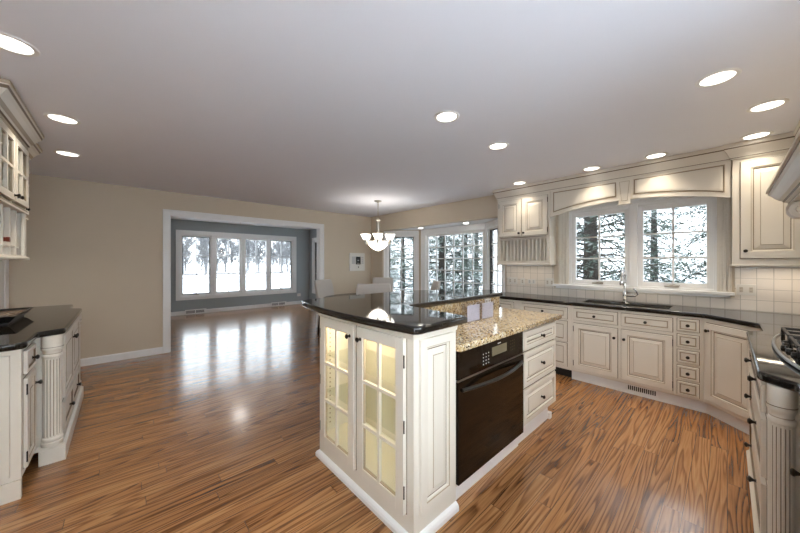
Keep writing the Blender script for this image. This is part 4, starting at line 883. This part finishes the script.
def bare(seed, h):
    rng = random.Random(seed); tk = MB(); br = MB()
    def grow(p, d, L, r, lev, mb):
        q = p+d*L*.5+Vector((rng.uniform(-1, 1), rng.uniform(-1, 1), 0))*L*.04; e = p+d*L
        mb.tube([p, q, e], [r, r*.8, r*.5], 'greybark', 5 if lev < 2 else 3)
        if lev == 3: return
        n = (20, 8, 7)[lev]
        for k in range(n):
            s = (.10 if lev == 0 else .2)+.85*(k+rng.random()*.6)/n; s = min(1, s); b = p+d*(L*s)
            ax = Vector((rng.uniform(-1, 1), rng.uniform(-1, 1), rng.uniform(-.1, .5))).normalized(); nd = (d*.6+ax*.8+Vector((0, 0, .15))).normalized()
            grow(b, nd, (L*.30 if lev == 0 else L*.55)*(.6+.5*rng.random()), max(.032, r*.35), lev+1, br)
    grow(Vector((0, 0, 0)), Vector((rng.uniform(-.05, .05), rng.uniform(-.05, .05), 1)).normalized(), h*.8, .16, 0, tk)
    return tk, br
bs = []
for k in range(3):
    t = bare(40+k, 8.0+k); bs.append(place_tree('bare_tree', 'grey leafless tree in the distant tree line beyond the snowy field outside the sunroom', 'bare trees outside the sunroom', [('trunk', t[0]), ('branches', t[1])], (-24-3*k, 2+4*k, -.4)))
rng = random.Random(3); k = 0
for row, X in enumerate((-54, -60, -66, -72, -78)):
    for j in range(6):
        o = bs[k] if k < 3 else copy_tree(bs[k % 3]); k += 1
        o.location = (X+rng.uniform(-.2, .2), 4.0+.8*row+j*5.7+(row % 2)*2.8+rng.uniform(-.2, .2), -.4); s = rng.uniform(.85, 1.0); o.scale = (s, s, s); o.rotation_euler = (0, 0, rng.uniform(0, 6))
r = thing('rail_fence', 'weathered rail fence in the snow outside the sunroom', 'fence', (-31, 9, -.45))
for k in range(9):
    mb = MB(); y = -8+k*2.2; mb.box(-.04, .04, y-.04, y+.04, 0, .95, 'rail'); mb.build('post', r)
for zz in (.45, .82):
    mb = MB(); mb.box(-.02, .02, -8, 9.6, zz, zz+.07, 'rail'); mb.build('rail', r)
for k, (x, y) in enumerate(((-13.4, 1.2), (-14.2, 2.7), (-13.2, 3.1), (-15.0, 4.6), (-14.4, 1.9))):
    mb = MB(); rg = random.Random(k)
    for j in range(26):
        a = rg.uniform(0, 6.3); l = rg.uniform(.3, .75); sp = rg.uniform(.1, .35); mb.tube([(0, 0, 0), (sp*.4*math.cos(a), sp*.4*math.sin(a), l*.6), (sp*math.cos(a), sp*math.sin(a), l)], [.008, .006, .003], 'greybark', 3)
    o = mb.build('twiggy_shrub', None, (x, y, -.42)); tag(o, 'bare twiggy shrub poking through the snow outside the sunroom windows', 'shrub', 'shrubs in the snow')
bpy.context.view_layer.update()
